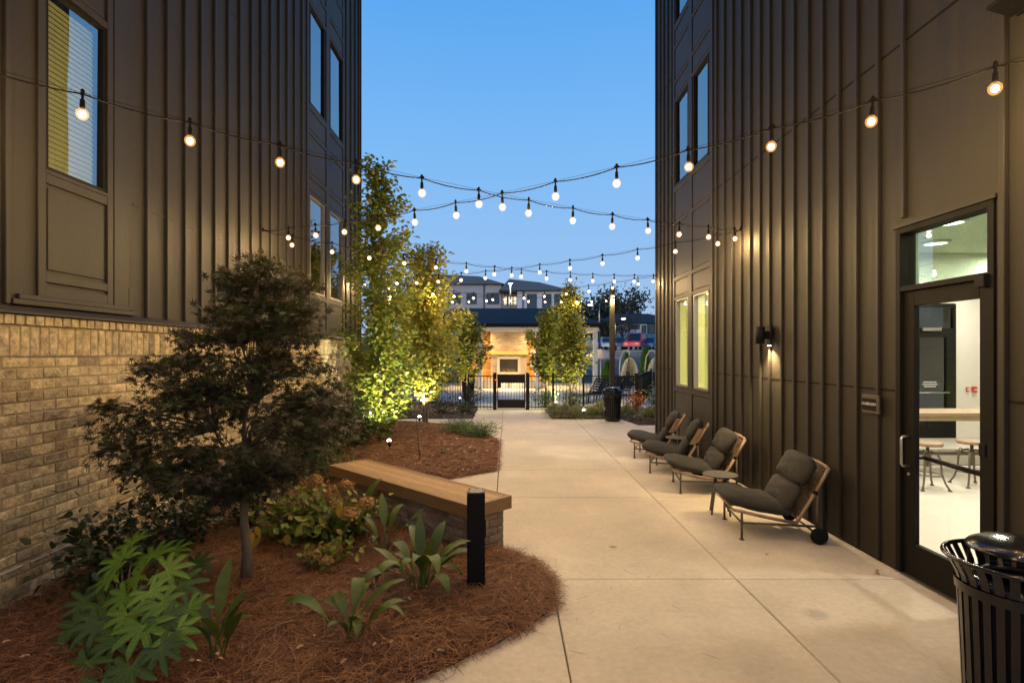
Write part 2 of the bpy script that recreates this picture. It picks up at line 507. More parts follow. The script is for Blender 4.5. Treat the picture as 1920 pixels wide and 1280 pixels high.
def veins(m):
    nt = m.node_tree; N = nt.nodes; L = nt.links
    b = N['Principled BSDF']; src = b.inputs['Base Color'].links[0].from_socket
    tc = N.new('ShaderNodeTexCoord'); sp = N.new('ShaderNodeSeparateXYZ'); L.new(tc.outputs['Object'], sp.inputs[0])
    def mth(op, a, b_=None, c=None):
        n = N.new('ShaderNodeMath'); n.operation = op
        for i, v in enumerate((a, b_, c)):
            if v is None: continue
            if isinstance(v, (int, float)): n.inputs[i].default_value = v
            else: L.new(v, n.inputs[i])
        return n.outputs[0]
    ang = mth('ARCTAN2', sp.outputs['Y'], sp.outputs['X'])
    st = math.radians(256 / 7)
    fr = mth('FRACT', mth('ADD', mth('DIVIDE', mth('ADD', ang, math.radians(128)), st), .5))
    dl = mth('MULTIPLY', mth('ABSOLUTE', mth('SUBTRACT', fr, .5)), st)
    rad = mth('SQRT', mth('ADD', mth('MULTIPLY', sp.outputs['X'], sp.outputs['X']), mth('MULTIPLY', sp.outputs['Y'], sp.outputs['Y'])))
    d = mth('MULTIPLY', dl, rad)
    wv = mth('MULTIPLY', mth('SINE', mth('MULTIPLY', mth('SUBTRACT', rad, mth('MULTIPLY', d, 1.2)), 62.0)), .07)
    mr = N.new('ShaderNodeMapRange'); mr.inputs['From Min'].default_value = .004; mr.inputs['From Max'].default_value = .018
    mr.inputs['To Min'].default_value = 1.75; mr.inputs['To Max'].default_value = 1.0
    L.new(d, mr.inputs['Value'])
    f = mth('ADD', mr.outputs[0], wv)
    s = N.new('ShaderNodeVectorMath'); s.operation = 'SCALE'; L.new(src, s.inputs[0]); L.new(f, s.inputs['Scale'])
    L.new(s.outputs[0], b.inputs['Base Color'])
veins(FATSIA); veins(FATSIADARK)
# stains with a shape of their own on the paving
def stains():
    m = MATS['broom_concrete']; nt = m.node_tree; N = nt.nodes; L = nt.links
    b = N['Principled BSDF']
    src = b.inputs['Base Color'].links[0].from_socket
    oi = N.new('ShaderNodeObjectInfo')
    mr = N.new('ShaderNodeMapRange'); mr.inputs['To Min'].default_value = .93; mr.inputs['To Max'].default_value = 1.05
    L.new(oi.outputs['Random'], mr.inputs['Value'])
    sc = N.new('ShaderNodeVectorMath'); sc.operation = 'SCALE'
    L.new(src, sc.inputs[0]); L.new(mr.outputs[0], sc.inputs['Scale'])
    src = sc.outputs[0]
    g = N.new('ShaderNodeNewGeometry')
    for (scl, lo_, hi_, amt_) in ((140, .25, .75, .10), (22, .3, .7, .07), (.55, .35, .65, .09)):
        z_ = N.new('ShaderNodeTexNoise'); z_.inputs['Scale'].default_value = scl; z_.inputs['Detail'].default_value = 3
        L.new(g.outputs['Position'], z_.inputs['Vector'])
        r_ = N.new('ShaderNodeMapRange'); r_.inputs['From Min'].default_value = lo_; r_.inputs['From Max'].default_value = hi_
        r_.inputs['To Min'].default_value = 1 - amt_; r_.inputs['To Max'].default_value = 1 + amt_
        L.new(z_.outputs['Fac'], r_.inputs['Value'])
        s_ = N.new('ShaderNodeVectorMath'); s_.operation = 'SCALE'; L.new(src, s_.inputs[0]); L.new(r_.outputs[0], s_.inputs['Scale'])
        src = s_.outputs[0]
    # hairline cracks
    vo = N.new('ShaderNodeTexVoronoi'); vo.feature = 'DISTANCE_TO_EDGE'; vo.inputs['Scale'].default_value = .42
    wn_ = N.new('ShaderNodeTexNoise'); wn_.inputs['Scale'].default_value = 2.2; wn_.inputs['Detail'].default_value = 6
    L.new(g.outputs['Position'], wn_.inputs['Vector'])
    wa = N.new('ShaderNodeVectorMath'); wa.operation = 'SCALE'; wa.inputs['Scale'].default_value = .9; L.new(wn_.outputs['Color'], wa.inputs[0])
    wb = N.new('ShaderNodeVectorMath'); wb.operation = 'ADD'; L.new(g.outputs['Position'], wb.inputs[0]); L.new(wa.outputs[0], wb.inputs[1])
    L.new(wb.outputs[0], vo.inputs['Vector'])
    r_ = N.new('ShaderNodeMapRange'); r_.inputs['From Min'].default_value = .0; r_.inputs['From Max'].default_value = .0035
    r_.inputs['To Min'].default_value = .94; r_.inputs['To Max'].default_value = 1
    L.new(vo.outputs['Distance'], r_.inputs['Value'])
    s_ = N.new('ShaderNodeVectorMath'); s_.operation = 'SCALE'; L.new(src, s_.inputs[0]); L.new(r_.outputs[0], s_.inputs['Scale'])
    src = s_.outputs[0]
    nz = N.new('ShaderNodeTexNoise'); nz.inputs['Scale'].default_value = 9; nz.inputs['Detail'].default_value = 5
    L.new(g.outputs['Position'], nz.inputs['Vector'])
    for (x, y, rad, amt) in ((1.044, 5.30, .045, .5), (2.24, 3.93, .10, .28), (1.5, 3.3, .35, .10), (.95, 3.6, .25, .10), (1.9, 4.1, .3, .08), (.6, 9.5, .6, .07), (2.5, 3.0, .5, .12)):
        ds = N.new('ShaderNodeVectorMath'); ds.operation = 'DISTANCE'
        ds.inputs[1].default_value = (x, y, 0)
        L.new(g.outputs['Position'], ds.inputs[0])
        a = N.new('ShaderNodeMath'); a.operation = 'MULTIPLY_ADD'
        L.new(nz.outputs['Fac'], a.inputs[0]); a.inputs[1].default_value = rad * 1.6
        L.new(ds.outputs['Value'], a.inputs[2])
        q = N.new('ShaderNodeMapRange'); q.interpolation_type = 'SMOOTHSTEP'
        q.inputs['From Min'].default_value = rad * 1.0; q.inputs['From Max'].default_value = rad * 2.0
        q.inputs['To Min'].default_value = 1 - amt; q.inputs['To Max'].default_value = 1
        L.new(a.outputs[0], q.inputs['Value'])
        s2 = N.new('ShaderNodeVectorMath'); s2.operation = 'SCALE'
        L.new(src, s2.inputs[0]); L.new(q.outputs[0], s2.inputs['Scale'])
        src = s2.outputs[0]
    L.new(src, b.inputs['Base Color'])
stains()

# ------------------------------------------------------------------ ground, road, paving
def sheet(name, pts, z, m):
    return link(name, MB().add([(x, y, z if not callable(z) else z(x, y)) for x, y in pts], [tuple(range(len(pts)))]).mesh(name, m), kind='structure')

MB().box(-300, 300, -60, 34, -.9, -.07).build('ground', SOIL, kind='structure')
mb = MB()   # land beyond the pool rises to the car park
prof = [(34, -.07), (36, -.07), (40, .2), (58, 2.05), (59, 2.2), (90, 2.3), (140, 6), (420, 8)]
mb.add([(x, y, z) for y, z in prof for x in (-300, 300)], [(2 * i, 2 * i + 1, 2 * i + 3, 2 * i + 2) for i in range(len(prof) - 1)])
mb.build('terrain', LAWN, kind='structure')
mb = MB()
rp = [(40.2, .215), (57.8, 2.03), (58.0, 2.054)]
mb.add([(x, y, z + .02) for y, z in rp[:2] for x in (-60, 60)], [(0, 1, 3, 2)])
mb.build('road', ASPHALT, kind='structure')
mb = MB().box(-60, 60, 58.0, 58.25, 1.9, 2.24)
mb.build('kerb', HEARTH, kind='structure')
MB().box(-60, 60, 60.2, 72, 1.9, 2.33).build('car_park_pavement', ASPHALT, kind='structure')
MB().box(-26, 30, 18.6, 34.5, -.068, -.012).build('pool_deck', CONCRETE, kind='structure')

pave = link('pavement', None, kind='structure')
rows = [-4, -1.2, 1.7, 4.537, 7.107, 8.763, 11.88, 13.96, 15.6, 18.6]
def slab(x0, x1, y0, y1):
    g = .0045
    mb_ = MB()
    mb_.box(x0 + g - (x0 + x1) / 2, x1 - g - (x0 + x1) / 2, y0 + g - (y0 + y1) / 2, y1 - g - (y0 + y1) / 2, -.068, 0, bev=.006)
    link('concrete_slab', mb_.mesh('concrete_slab', CONCRETE), pave, loc=((x0 + x1) / 2, (y0 + y1) / 2, 0))
for i in range(len(rows) - 1):
    y0, y1 = rows[i], rows[i + 1]
    if y1 <= 4.6:
        xs = [-3.6, -1.5, .37, 1.93, 3.42]
    elif y1 <= 12:
        xs = [-3.6, -1.9, -.14, 1.93, 3.42]
    else:
        xs = [-9, -6, -3.6, -1.9, -.14, 1.93, 3.6, 6.2, 9]
        if y1 < 14:
            xs = [-3.6, -1.9, -.14, 1.93, 3.42, 6.2, 9]
            y0 = 11.88
    for a, c in zip(xs[:-1], xs[1:]):
        yy0 = 12.36 if (y1 < 14 and a >= 3.4) else y0
        slab(a, c, yy0, y1)

# ------------------------------------------------------------------ planting beds
def sdist(poly, X, Y):
    """signed distance, positive inside"""
    poly = np.asarray(poly, float)
    d = np.full(X.shape, 1e9); ins = np.zeros(X.shape, bool)
    n = len(poly)
    for i in range(n):
        ax, ay = poly[i]; bx, by = poly[(i + 1) % n]
        ex, ey = bx - ax, by - ay
        t = np.clip(((X - ax) * ex + (Y - ay) * ey) / (ex * ex + ey * ey), 0, 1)
        d = np.minimum(d, np.hypot(X - ax - t * ex, Y - ay - t * ey))
        c = ((ay > Y) != (by > Y))
        with np.errstate(divide='ignore', invalid='ignore'):
            xi = (bx - ax) * (Y - ay) / (by - ay if by != ay else 1e-9) + ax
        ins ^= c & (X < xi)
    return np.where(ins, d, -d)

def wav(X, Y):
    return (np.sin(X * 5.1 + Y * 1.7) * np.cos(Y * 4.3 - X * 2.2) * .5 + np.sin(X * 11 + 2 * np.cos(Y * 9)) * .25 + np.sin(Y * 17 + X * 7) * .15)

def bed_h(poly, X, Y, top=.07):
    s = sdist(poly, X, Y) + wav(X, Y) * .02
    return np.where(s > 0, top * (1 - np.exp(-s / .16)) + .012 * wav(X * 1.4, Y * 1.4), s * .8)

def bed(name, poly, m, top, step):
    p = np.asarray(poly)
    x0, y0 = p.min(0) - .12; x1, y1 = p.max(0) + .12
    nx, ny = int((x1 - x0) / step) + 1, int((y1 - y0) / step) + 1
    X, Y = np.meshgrid(np.linspace(x0, x1, nx), np.linspace(y0, y1, ny))
    Z = np.maximum(bed_h(poly, X, Y, top), -.06)
    V = np.stack([X, Y, Z], -1).reshape(-1, 3)
    i = np.arange(nx - 1)[None] + np.arange(ny - 1)[:, None] * nx
    F = np.stack([i, i + 1, i + nx + 1, i + nx], -1).reshape(-1, 4)
    keep = (Z.ravel()[F] > -.055).any(1)
    return link(name, np_mesh(name, V, F[keep], m, True), kind='structure')

def ribbons(n, poly, top, m, name, lmin, lmax, w, lift=.03, spill=.07, dens=None, crv=.25):
    p = np.asarray(poly)
    x0, y0 = p.min(0) - spill; x1, y1 = p.max(0) + spill
    X = RNG.uniform(x0, x1, n * 4); Y = RNG.uniform(y0, y1, n * 4)
    s = sdist(poly, X, Y)
    pr = np.where(s > 0, 1, np.exp(s / (spill * .45)))
    if dens is not None:
        pr = pr * dens(X, Y)
    k = RNG.random(n * 4) < pr
    X, Y = X[k][:n], Y[k][:n]; n = len(X)
    Z = np.maximum(bed_h(poly, X, Y, top), 0) + RNG.random(n) ** 2 * lift + .003
    th = RNG.uniform(0, 2 * math.pi, n); L_ = RNG.uniform(lmin, lmax, n)
    tilt = RNG.normal(0, .14, n)
    V = np.zeros((n, 6, 3))
    c = RNG.normal(0, crv, n)
    for j, t in enumerate((-.5, 0, .5)):
        a = th + c * t * 2
        cx = X + np.cos(a) * L_ * t; cyy = Y + np.sin(a) * L_ * t
        cz = Z + tilt * L_ * t + (0 if t else .004)
        ww = w * (1 if t == 0 else .6)
        nxv, nyv = -np.sin(a) * ww / 2, np.cos(a) * ww / 2
        V[:, 2 * j] = np.stack([cx - nxv, cyy - nyv, cz], -1)
        V[:, 2 * j + 1] = np.stack([cx + nxv, cyy + nyv, cz + w * .3], -1)
    V[..., 2] = np.maximum(V[..., 2], .002)
    base = np.arange(n)[:, None, None] * 6
    F = (np.array([[0, 2, 3, 1], [2, 4, 5, 3]])[None] + base).reshape(-1, 4)
    o = link(name, np_mesh(name, V.reshape(-1, 3), F, m), kind='stuff')
    return o

FRONT = [(.05, 5.12), (.26, 4.9), (.37, 4.60), (.39, 4.3), (.35, 4.0), (.1, 3.68), (-.55, 3.1), (-1.2, 2.5), (-2.2, 1.7), (-3.6, .5), (-3.8, .5), (-3.8, 7.2), (-2.2, 7.1), (-.1, 5.2)]
MID = [(-.16, 8.7), (-.17, 11.6), (-.45, 12.5), (-1.25, 13.9), (-2.3, 14.6), (-3.8, 14.9), (-3.8, 6.9), (-2.3, 6.95), (-.83, 8.13)]
LFAR = [(-9, 15.6), (-.99, 15.6), (-.99, 18.3), (-1.3, 20.5), (-9, 20.5)]
RFAR = [(1.27, 18.3), (1.27, 15.6), (3.25, 15.6), (3.45, 14.2), (9, 14.2), (9, 18.3)]
TOP = .07
bed('pine_straw_ground', FRONT, STRAWBASE, TOP, .035)
bed('pine_straw_ground', MID, STRAWBASE, TOP, .06)
bed('mulch_ground', LFAR, MULCHBASE, .06, .12)
bed('mulch_ground', RFAR, MULCHBASE, .06, .10)
o = ribbons(95000, FRONT, TOP, STRAW, 'pine_straw', .10, .20, .0036, .045, .055)
o['label'] = 'rust brown pine straw over the near planting bed'
ribbons(520, FRONT, TOP, STRAW, 'stray_needles', .06, .14, .003, .004, .9, dens=lambda X, Y: (X < 3.3) * (sdist(FRONT, X, Y) < -.05) * .5)['label'] = 'stray pine needles on the paving beside the near bed'
o = ribbons(42000, MID, TOP, STRAW, 'pine_straw', .10, .20, .006, .03, .07)
o['label'] = 'pine straw over the bed behind the bench'
ribbons(9000, RFAR, .06, MULCH, 'mulch_chips', .03, .09, .02, .03, .03, crv=.05)['label'] = 'dark mulch chips in the bed beside the litter bin'
ribbons(7000, LFAR, .06, MULCH, 'mulch_chips', .03, .09, .02, .03, .03, crv=.05)['label'] = 'dark mulch chips in the bed left of the gate'
ribbons(130, FRONT, TOP + .03, LITTER, 'dry_leaf_litter', .02, .05, .022, .02, .02, crv=.3)['label'] = 'small dry leaves scattered on the near pine straw'
ribbons(420, MID, TOP + .02, LITTER, 'dry_leaf_litter', .02, .06, .03, .02, .02, crv=.3)['label'] = 'small dry leaves scattered on the straw behind the bench'
ribbons(500, RFAR, .07, LITTER, 'dry_leaf_litter', .02, .07, .03, .02, .02, crv=.3)['label'] = 'pale dry leaves on the far mulch beside the bin'
ribbons(300, LFAR, .07, LITTER, 'dry_leaf_litter', .02, .07, .03, .02, .02, crv=.3)['label'] = 'pale dry leaves on the far mulch left of the gate'
def ground_z(x, y):
    for p_ in (FRONT, MID, LFAR, RFAR):
        h = float(bed_h(p_, np.array([x]), np.array([y]), TOP)[0])
        if h > 0:
            return h
    return 0.0
# ------------------------------------------------------------------ buildings
TOPZ = 13.2
XR, XL, XS = 3.42, -3.6, -3.65
YR, YL = 12.34, 13.4

def wall_cells(mb, xa, xb, y0, y1, z0, z1, holes):
    ys = sorted({y0, y1, *[h[0] for h in holes], *[h[1] for h in holes]})
    zs = sorted({z0, z1, *[h[2] for h in holes], *[h[3] for h in holes]})
    for a, b_ in zip(ys[:-1], ys[1:]):
        # merge vertically
        run = None
        for c, d in zip(zs[:-1], zs[1:]):
            hole = any(h[0] <= a + 1e-6 and b_ <= h[1] + 1e-6 and h[2] <= c + 1e-6 and d <= h[3] + 1e-6 for h in holes)
            if hole:
                if run: mb.box(xa, xb, a, b_, run[0], run[1]); run = None
            else:
                run = (run[0], d) if run else (c, d)
        if run: mb.box(xa, xb, a, b_, run[0], run[1])

def window(root, x, sgn, y0, y1, z0, z1, glass=GLASS, frame=FRAME, room=True, fw=.035, back=.5, tilt=None):
    """window in a wall at x whose outside is +sgn in x"""
    s = sgn
    w = link('window', None, root)
    f = MB()
    a, b_ = x + .008 * s, x - .07 * s
    f.box(a, b_, y0, y0 + fw, z0, z1); f.box(a, b_, y1 - fw, y1, z0, z1)
    f.box(a - .001 * s, b_, y0 + fw, y1 - fw, z0, z0 + fw); f.box(a - .001 * s, b_, y0 + fw, y1 - fw, z1 - fw, z1)
    f.build('window_frame', frame, w)
    MB().box(x + .024 * s, x - .02 * s, y0 - .02, y1 + .02, z0 - .03, z0 - .002).build('sill', TRIM, w)
    hy, hz = (y1 - y0) / 2 - fw, (z1 - z0) / 2 - fw
    MB().box(-.003, .003, -hy, hy, -hz, hz).build('pane', glass, w, loc=(x - .031 * s, (y0 + y1) / 2, (z0 + z1) / 2), rot=tilt or (0, random.uniform(-.002, .002), random.uniform(-.002, .002)))
    if room:
        m = MB()
        xb = x - back * s
        xi = x - .12 * s
        m.box(xb, xb - .02 * s, y0 - .1, y1 + .1, z0 - .1, z1 + .1)
        for (c, d, e, g) in ((y0 - .12, y0 - .002, z0 - .1, z1 + .1), (y1 + .002, y1 + .12, z0 - .1, z1 + .1), (y0, y1, z0 - .12, z0 - .002), (y0, y1, z1 + .002, z1 + .12)):
            m.box(xi, xb, c, d, e, g)
        m.build('dark_room', DARKROOM, w)
    return w

# ---- right building
rb = thing('apartment_building', 'tall dark board and batten building with the glass door and lounge chairs along it', 'building', (XR, 4, 0))
right_cols = [(9.14, 9.88), (10.17, 10.91)]
right_rows = [(1.25, 2.97), (5.28, 6.98), (8.55, 10.25), (11.4, 12.7)]
DOOR = (3.767, 4.72, -.05, 2.98)
holes = [(a, b_, c, d) for a, b_ in right_cols for c, d in right_rows] + [DOOR]
m = MB(); wall_cells(m, XR, XR + .16, -5, YR, -.05, TOPZ, holes)
m.build('siding_panel', SIDING, rb, world=True)
m = MB(); m.box(XR + .16, 15.2, YR - .16, YR - .002, 3.75, TOPZ); m.box(XR + .16, 9.2, YR - .16, YR - .002, -.05, 3.75); m.box(9.98, 15.2, YR - .16, YR - .002, -.05, 3.75); m.box(9.2, 9.98, YR - .16, YR - .002, 3.0, 3.75)
m.build('end_wall', SIDING, rb, world=True)
MB().box(XR - .1, 15.3, -5.1, YR + .1, TOPZ, TOPZ + .3).build('roof', TRIM, rb, world=True)
m = MB(); m.box(15.05, 15.2, -5, YR - .17, -.05, TOPZ); m.box(XR + .17, 15.04, -5, -4.85, -.05, TOPZ)
m.build('back_wall', SIDING, rb, world=True)

def batten(root, x, s, y, z0, z1, w=.040, d=.032):
    MB().box(x + .0 * s, x + d * s, y - w / 2, y + w / 2, z0, z1, bev=.004).build('batten', TRIM, root, world=True)
by = [4.945, 5.247, 5.528, 5.812, 6.093, 6.396, 6.681, 6.986, 7.253, 7.543, 7.836, 8.138, 8.453, 8.76]
for y in by:
    batten(rb, XR, -1, y, .02, TOPZ)
for y in (11.15, 11.43, 11.72, 12.0):
    batten(rb, XR, -1, y, .02, TOPZ)
batten(rb, XR, -1, YR - .03, .0, TOPZ, .06, .036)
batten(rb, XR, -1, 3.70, .02, TOPZ, .05)
batten(rb, XR, -1, 4.63, 3.06, TOPZ)
for y in (3.1, 2.5, 1.9, 1.3, .7, .1, -.5, -1.1, -1.7, -2.3, -2.9, -3.5):
    batten(rb, XR, -1, y, .02, TOPZ)
for z in (1.56, 4.57, 7.62, 10.67):
    m = MB()
    segs = [(4.76 if z < 3 else 3.73, 8.9)] + [(11.02, YR - .07)]
    if z < 3: segs.append((2.4, 3.67))
    for a, b_ in segs:
        MB().box(XR - .004, XR, a, b_, z, z + .02).build('joint_flashing', FRAME, rb, world=True)
# picture-frame boards round the window bay
def bay(root, x, s, ya, yb, cols, rows, z0, z1, extra):
    t = .022
    edges = [ya] + [(cols[0][1] + cols[1][0]) / 2] + [yb] if len(cols) == 2 else [ya, yb]
    wds = [.10, .20, .10] if len(cols) == 2 else [.07, .07]
    verts_ = []
    for i, (e, w_) in enumerate(zip(edges, wds)):
        a, b_ = (e, e + w_) if i == 0 else ((e - w_ / 2, e + w_ / 2) if i < len(edges) - 1 else (e - w_, e))
        verts_.append((a, b_))
        MB().box(x, x + t * s, a, b_, z0, z1, bev=.003).build('trim_board', TRIM, root, world=True)
    for i in range(len(verts_) - 1):
        a, b_ = verts_[i][1], verts_[i + 1][0]
        zs = []
        for c, d in rows:
            zs += [(c - .11, c - .031), (d + .002, d + .06)]
        zs += extra
        for c, d in zs:
            if c >= z0 and d <= z1:
                MB().box(x, x + (t - .002) * s, a, b_, c, d, bev=.003).build('trim_board', TRIM, root, world=True)
        # thin raised beads inside each blank panel
        allz = sorted(zs)
        for (c0, d0), (c1, d1) in zip(allz[:-1], allz[1:]):
            lo, hi = d0 + .03, c1 - .03
            if hi - lo < .12 or any(c - .01 < (lo + hi) / 2 < d + .01 for c, d in rows) or hi > z1: continue
            MB().box(x + .0005 * s, x + .010 * s, a + .03, b_ - .03, lo, hi, bev=.004).build('panel', TRIM, root, world=True)
bay(rb, XR, -1, 8.93, 11.06, right_cols, right_rows, .02, TOPZ,
    [(.02, .12), (3.36, 3.43), (4.50, 4.57), (7.36, 7.43), (8.06, 8.13), (10.6, 10.67)])
for a, b_ in right_cols:
    for i, (c, d) in enumerate(right_rows):
        w = window(rb, 0, -1, a - 4, b_ - 4, c, d, room=(i > 0), frame=VINYL if i == 0 else FRAME, glass=DOORGLASS if i == 0 else GLASS)
        if i == 0:
            MB().box(.071, .20, b_ - 4 - .012, b_ - 4 - .002, c + .002, d - .002).box(.071, .20, a - 4 + .002, a - 4 + .012, c + .002, d - .002).build('window_reveal', CHARTREUSE, w)
            MB().box(.071, .20, a - 4 + .013, b_ - 4 - .013, c + .002, c + .012).build('window_stool', WHITEWALL, w)

# ---- the room behind the door
for nm, bx, mt_ in (('room_floor', (XR + .16, 15.04, -4.8, YR - .17, -.05, -.004), ROOMFLOOR), ('room_ceiling', (XR + .17, 15.04, -4.8, YR - .17, 3.62, 3.72), CEILING),
                    ('room_wall', (12.4, 12.5, 2.0, YR - .17, -.004, 3.62), WHITEWALL), ('room_wall', (XR + .17, 12.4, 1.85, 2.0, -.004, 3.62), WHITEWALL)):
    MB().box(*bx).build(nm, mt_, rb, world=True)
m = MB(); m.box(6.6, 9.1, YR - .23, YR - .175, 0, 3.62); m.box(10.08, 12.4, YR - .23, YR - .175, 0, 3.62); m.box(9.1, 10.08, YR - .23, YR - .175, 3.02, 3.62)
m.build('room_wall', WHITEWALL, rb, world=True)
MB().box(XR + .17, 6.6, YR - .23, YR - .175, 0, 3.62).build('accent_wall', CHARTREUSE, rb, world=True)
m = MB()   # inner lining of the courtyard wall
wall_cells(m, XR + .161, XR + .19, 2.0, YR - .24, 0, 3.62, [(a, b_, 1.25, 2.97) for a, b_ in right_cols] + [(3.767, 4.72, -.05, 2.98)])
m.build('room_lining', WHITEWALL, rb, world=True)
MB().box(5.2, 9.0, 9.3, 9.7, 3.05, 3.615).build('soffit', WHITEWALL, rb, world=True)
# back door of the room, seen through the glass
bd = link('back_door', None, rb, loc=(9.59 - XR, YR - .2 - 4, 0))
m = MB()
for a, b_, c, d in ((-.49, -.43, 0, 3.0), (.43, .49, 0, 3.0), (-.43, .43, 2.93, 3.0), (-.43, .43, 2.38, 2.46), (-.43, -.33, 0, 2.38), (.28, .43, 0, 2.38), (-.33, .28, 0, .5), (-.33, .28, 2.26, 2.38)):
    m.box(a, b_, -.045, .03, c, d)
m.build('door_frame', FRAME, bd)
m = MB(); m.box(-.33, .28, -.004, .004, .5, 2.26); m.box(-.43, .43, -.004, .004, 2.46, 2.93)
m.build('pane', glass_mat('darkened_glass', 2.0, (.25, .28, .26)), bd)  # dark tint puts the pane's dark reflection into the glass colour
m = MB().tube([(-.42, -.09, 1.02), (.30, -.09, 1.02)], .016)
m.box(-.30, .12, -.10, -.046, 2.40, 2.47)
m.build('push_bar', STEEL, bd)
m = MB()
for k, (a, b_) in enumerate(((-.22, .08), (-.24, .10), (-.20, .06))):   # three printed lines, too small to read
    x = a
    rr = random.Random(k)
    while x < b_:
        w_ = rr.uniform(.012, .03)
        m.box(x, min(x + w_, b_), -.008, -.006, 1.24 - k * .05, 1.265 - k * .05)
        x += w_ + .008
m.build('door_lettering', WHITEPAINT, bd)
al = thing('fire_alarm', 'small red fire alarm pull station on the white wall seen through the glass door', 'fire alarm', P(1825, 730, YR - .235))
m = MB().box(-.05, .05, -.05, 0, -.065, .065, bev=.008).build('case', RED, al)
MB().box(-.03, .03, -.058, -.0505, -.02, .01).build('pull_bar', LIGHTGREY, al)
al = thing('alarm_strobe', 'smaller red alarm plate with white face left of the pull station', 'alarm', P(1813, 730, YR - .235))
MB().box(-.03, .03, -.03, 0, -.05, .05, bev=.006).build('case', RED, al)
MB().box(-.018, .018, -.036, -.0305, -.015, .03).build('lens', LIGHTGREY, al)
# ceiling lamps (the lit lamps of the room)
k = 0
for (x, y, lab) in ((5.75, 7.0, 'round ceiling lamp nearest the glass door inside the room'), (6.6, 8.3, 'oval looking ceiling lamp in the middle of the room behind the transom'),
               (8.6, 8.8, 'ceiling lamp in front of the back door of the room'), (4.6, 9.0, 'ceiling lamp beside the two courtyard windows of the room'), (9.8, 10.8, 'ceiling lamp furthest inside above the white end wall'), (5.2, 4.2, 'ceiling lamp just inside above the glass door')):
    cl = thing('ceiling_lamp', lab, 'ceiling lamp', (x, y, 3.62), group='ceiling lamps in the lit room')
    MB().lathe([(.10, -.001), (.19, -.001), (.19, -.035), (.155, -.045), (.15, -.03), (.10, -.03)], n=20).build('lamp_ring', LIGHTGREY, cl)
    MB().lathe([(0, -.034), (.149, -.034)], n=20).build('diffuser', ROOMGLOW, cl)
    ld = bpy.data.lights.new('room_light', 'AREA'); ld.shape = 'DISK'; ld.size = .3; ld.energy = 72; ld.color = (1, .93, .76)
    lo = bpy.data.objects.new('room_light', ld); COL.objects.link(lo); lo.parent = cl; lo.location = (0, 0, -.06)

rg = thing('room_rug', 'grey woven rug lying beyond the stools in the lit room', 'rug', (8.6, 9.9, -.004))
MB().box(-2.0, 2.2, -.75, .75, 0, .012).build('woven_cloth', mat('grey_rug', (.20, .18, .145), .95, noise=.5, nscale=6, stretch=(1, 5, 1)), rg)
# tall table and two stools
tb = thing('bar_table', 'long wooden bar table with iron crossbar inside the lit room', 'table', (7.3, 8.6, 0))
MB().box(-1.6, 1.9, -.35, .35, .93, .985, bev=.006).build('table_top', TABLEWOOD, tb)
MB().box(-1.5, 1.8, -.33, -.27, .86, .929).build('apron', TABLEWOOD, tb)
for sx in (-1.4, 1.7):
    for sy in (-.28, .28):
        MB().box(sx - .03, sx + .03, sy - .03, sy + .03, 0, .859).build('leg', IRON, tb)
MB().box(-1.37, 1.67, -.02, .02, .28, .33).build('crossbar', IRON, tb)
def stool(x, y, lab):
    st = thing('iron_stool', lab, 'stool', (x, y, 0), rz=.4, group='industrial stools at the bar table')
    MB().lathe([(0, .60), (.17, .60), (.18, .615), (.18, .64), (.17, .65), (0, .65)], n=28).build('seat', TEAK, st)
    MB().tube([(0, 0, .30), (0, 0, .60)], .022).build('screw_post', IRON, st)
    MB().tube([(0, 0, .36), (0, 0, .5)], .035).build('collar', IRON, st)
    for q in range(4):
        a = q * math.pi / 2 + .3
        c, s = math.cos(a), math.sin(a)
        MB().tube([(.03 * c, .03 * s, .52), (.11 * c, .11 * s, .50), (.15 * c, .15 * s, .40), (.16 * c, .16 * s, .22), (.20 * c, .20 * s, .10), (.25 * c, .25 * s, .01)], [.014, .015, .014, .014, .013, .013], 6).tube([(.25 * c, .25 * s, .0), (.25 * c, .25 * s, .015)], .026, 8).build('leg', IRON, st)
    MB().tube([(.17 * math.cos(t * .3142), .17 * math.sin(t * .3142), .2) for t in range(21)], .009, 6).build('foot_ring', IRON, st)
    MB().tube([(.06, .09, .46 + 0), (.06, .24, .46)], .008, 6).tube([(.06 + .05 * math.cos(t * .5236), .17, .46 + .05 * math.sin(t * .5236)) for t in range(13)], .007, 6).build('crank', IRON, st)
stool(*(P(1739, 900, 7.6).xy), 'iron screw stool beside the door stile, round wooden seat')
stool(*(P(1822, 900, 7.75).xy), 'iron screw stool under the fire alarm, partly hidden by the door edge')

# ---- the entrance door
ed = link('entrance_door', None, rb, loc=(0, 0, 0))
X0 = XR
m = MB()
for a, b_, c, d in ((3.767, 3.82, 0, 2.98), (4.665, 4.72, 0, 2.98), (3.82, 4.665, 2.93, 2.98), (3.82, 4.665, 2.43, 2.475)):
    m.box(X0 - .02, X0 + .11, a, b_, c, d, bev=.003)
m.build('door_frame', FRAME, ed, world=True)
MB().box(X0 - .035, X0 + .0, 3.74, 4.745, 2.982, 3.012).build('drip_cap', TRIM, ed, world=True)
m = MB()
for a, b_, c, d in ((3.823, 3.915, .012, 2.425), (4.545, 4.662, .012, 2.425), (3.915, 4.545, 2.30, 2.425), (3.915, 4.545, .012, .29)):
    m.box(X0 + .012, X0 + .06, a, b_, c, d, bev=.003)
m.build('door_leaf', FRAME, ed, world=True)
MB().box(X0 + .034, X0 + .040, 3.915, 4.545, .29, 2.30).build('pane', DOORGLASS, ed, world=True)
MB().box(X0 + .060, X0 + .066, 3.82, 4.665, 2.475, 2.93).build('transom_pane', glass_mat('transom_glass', 1.7, (.80, .93, .84), coat=.22), ed, world=True)
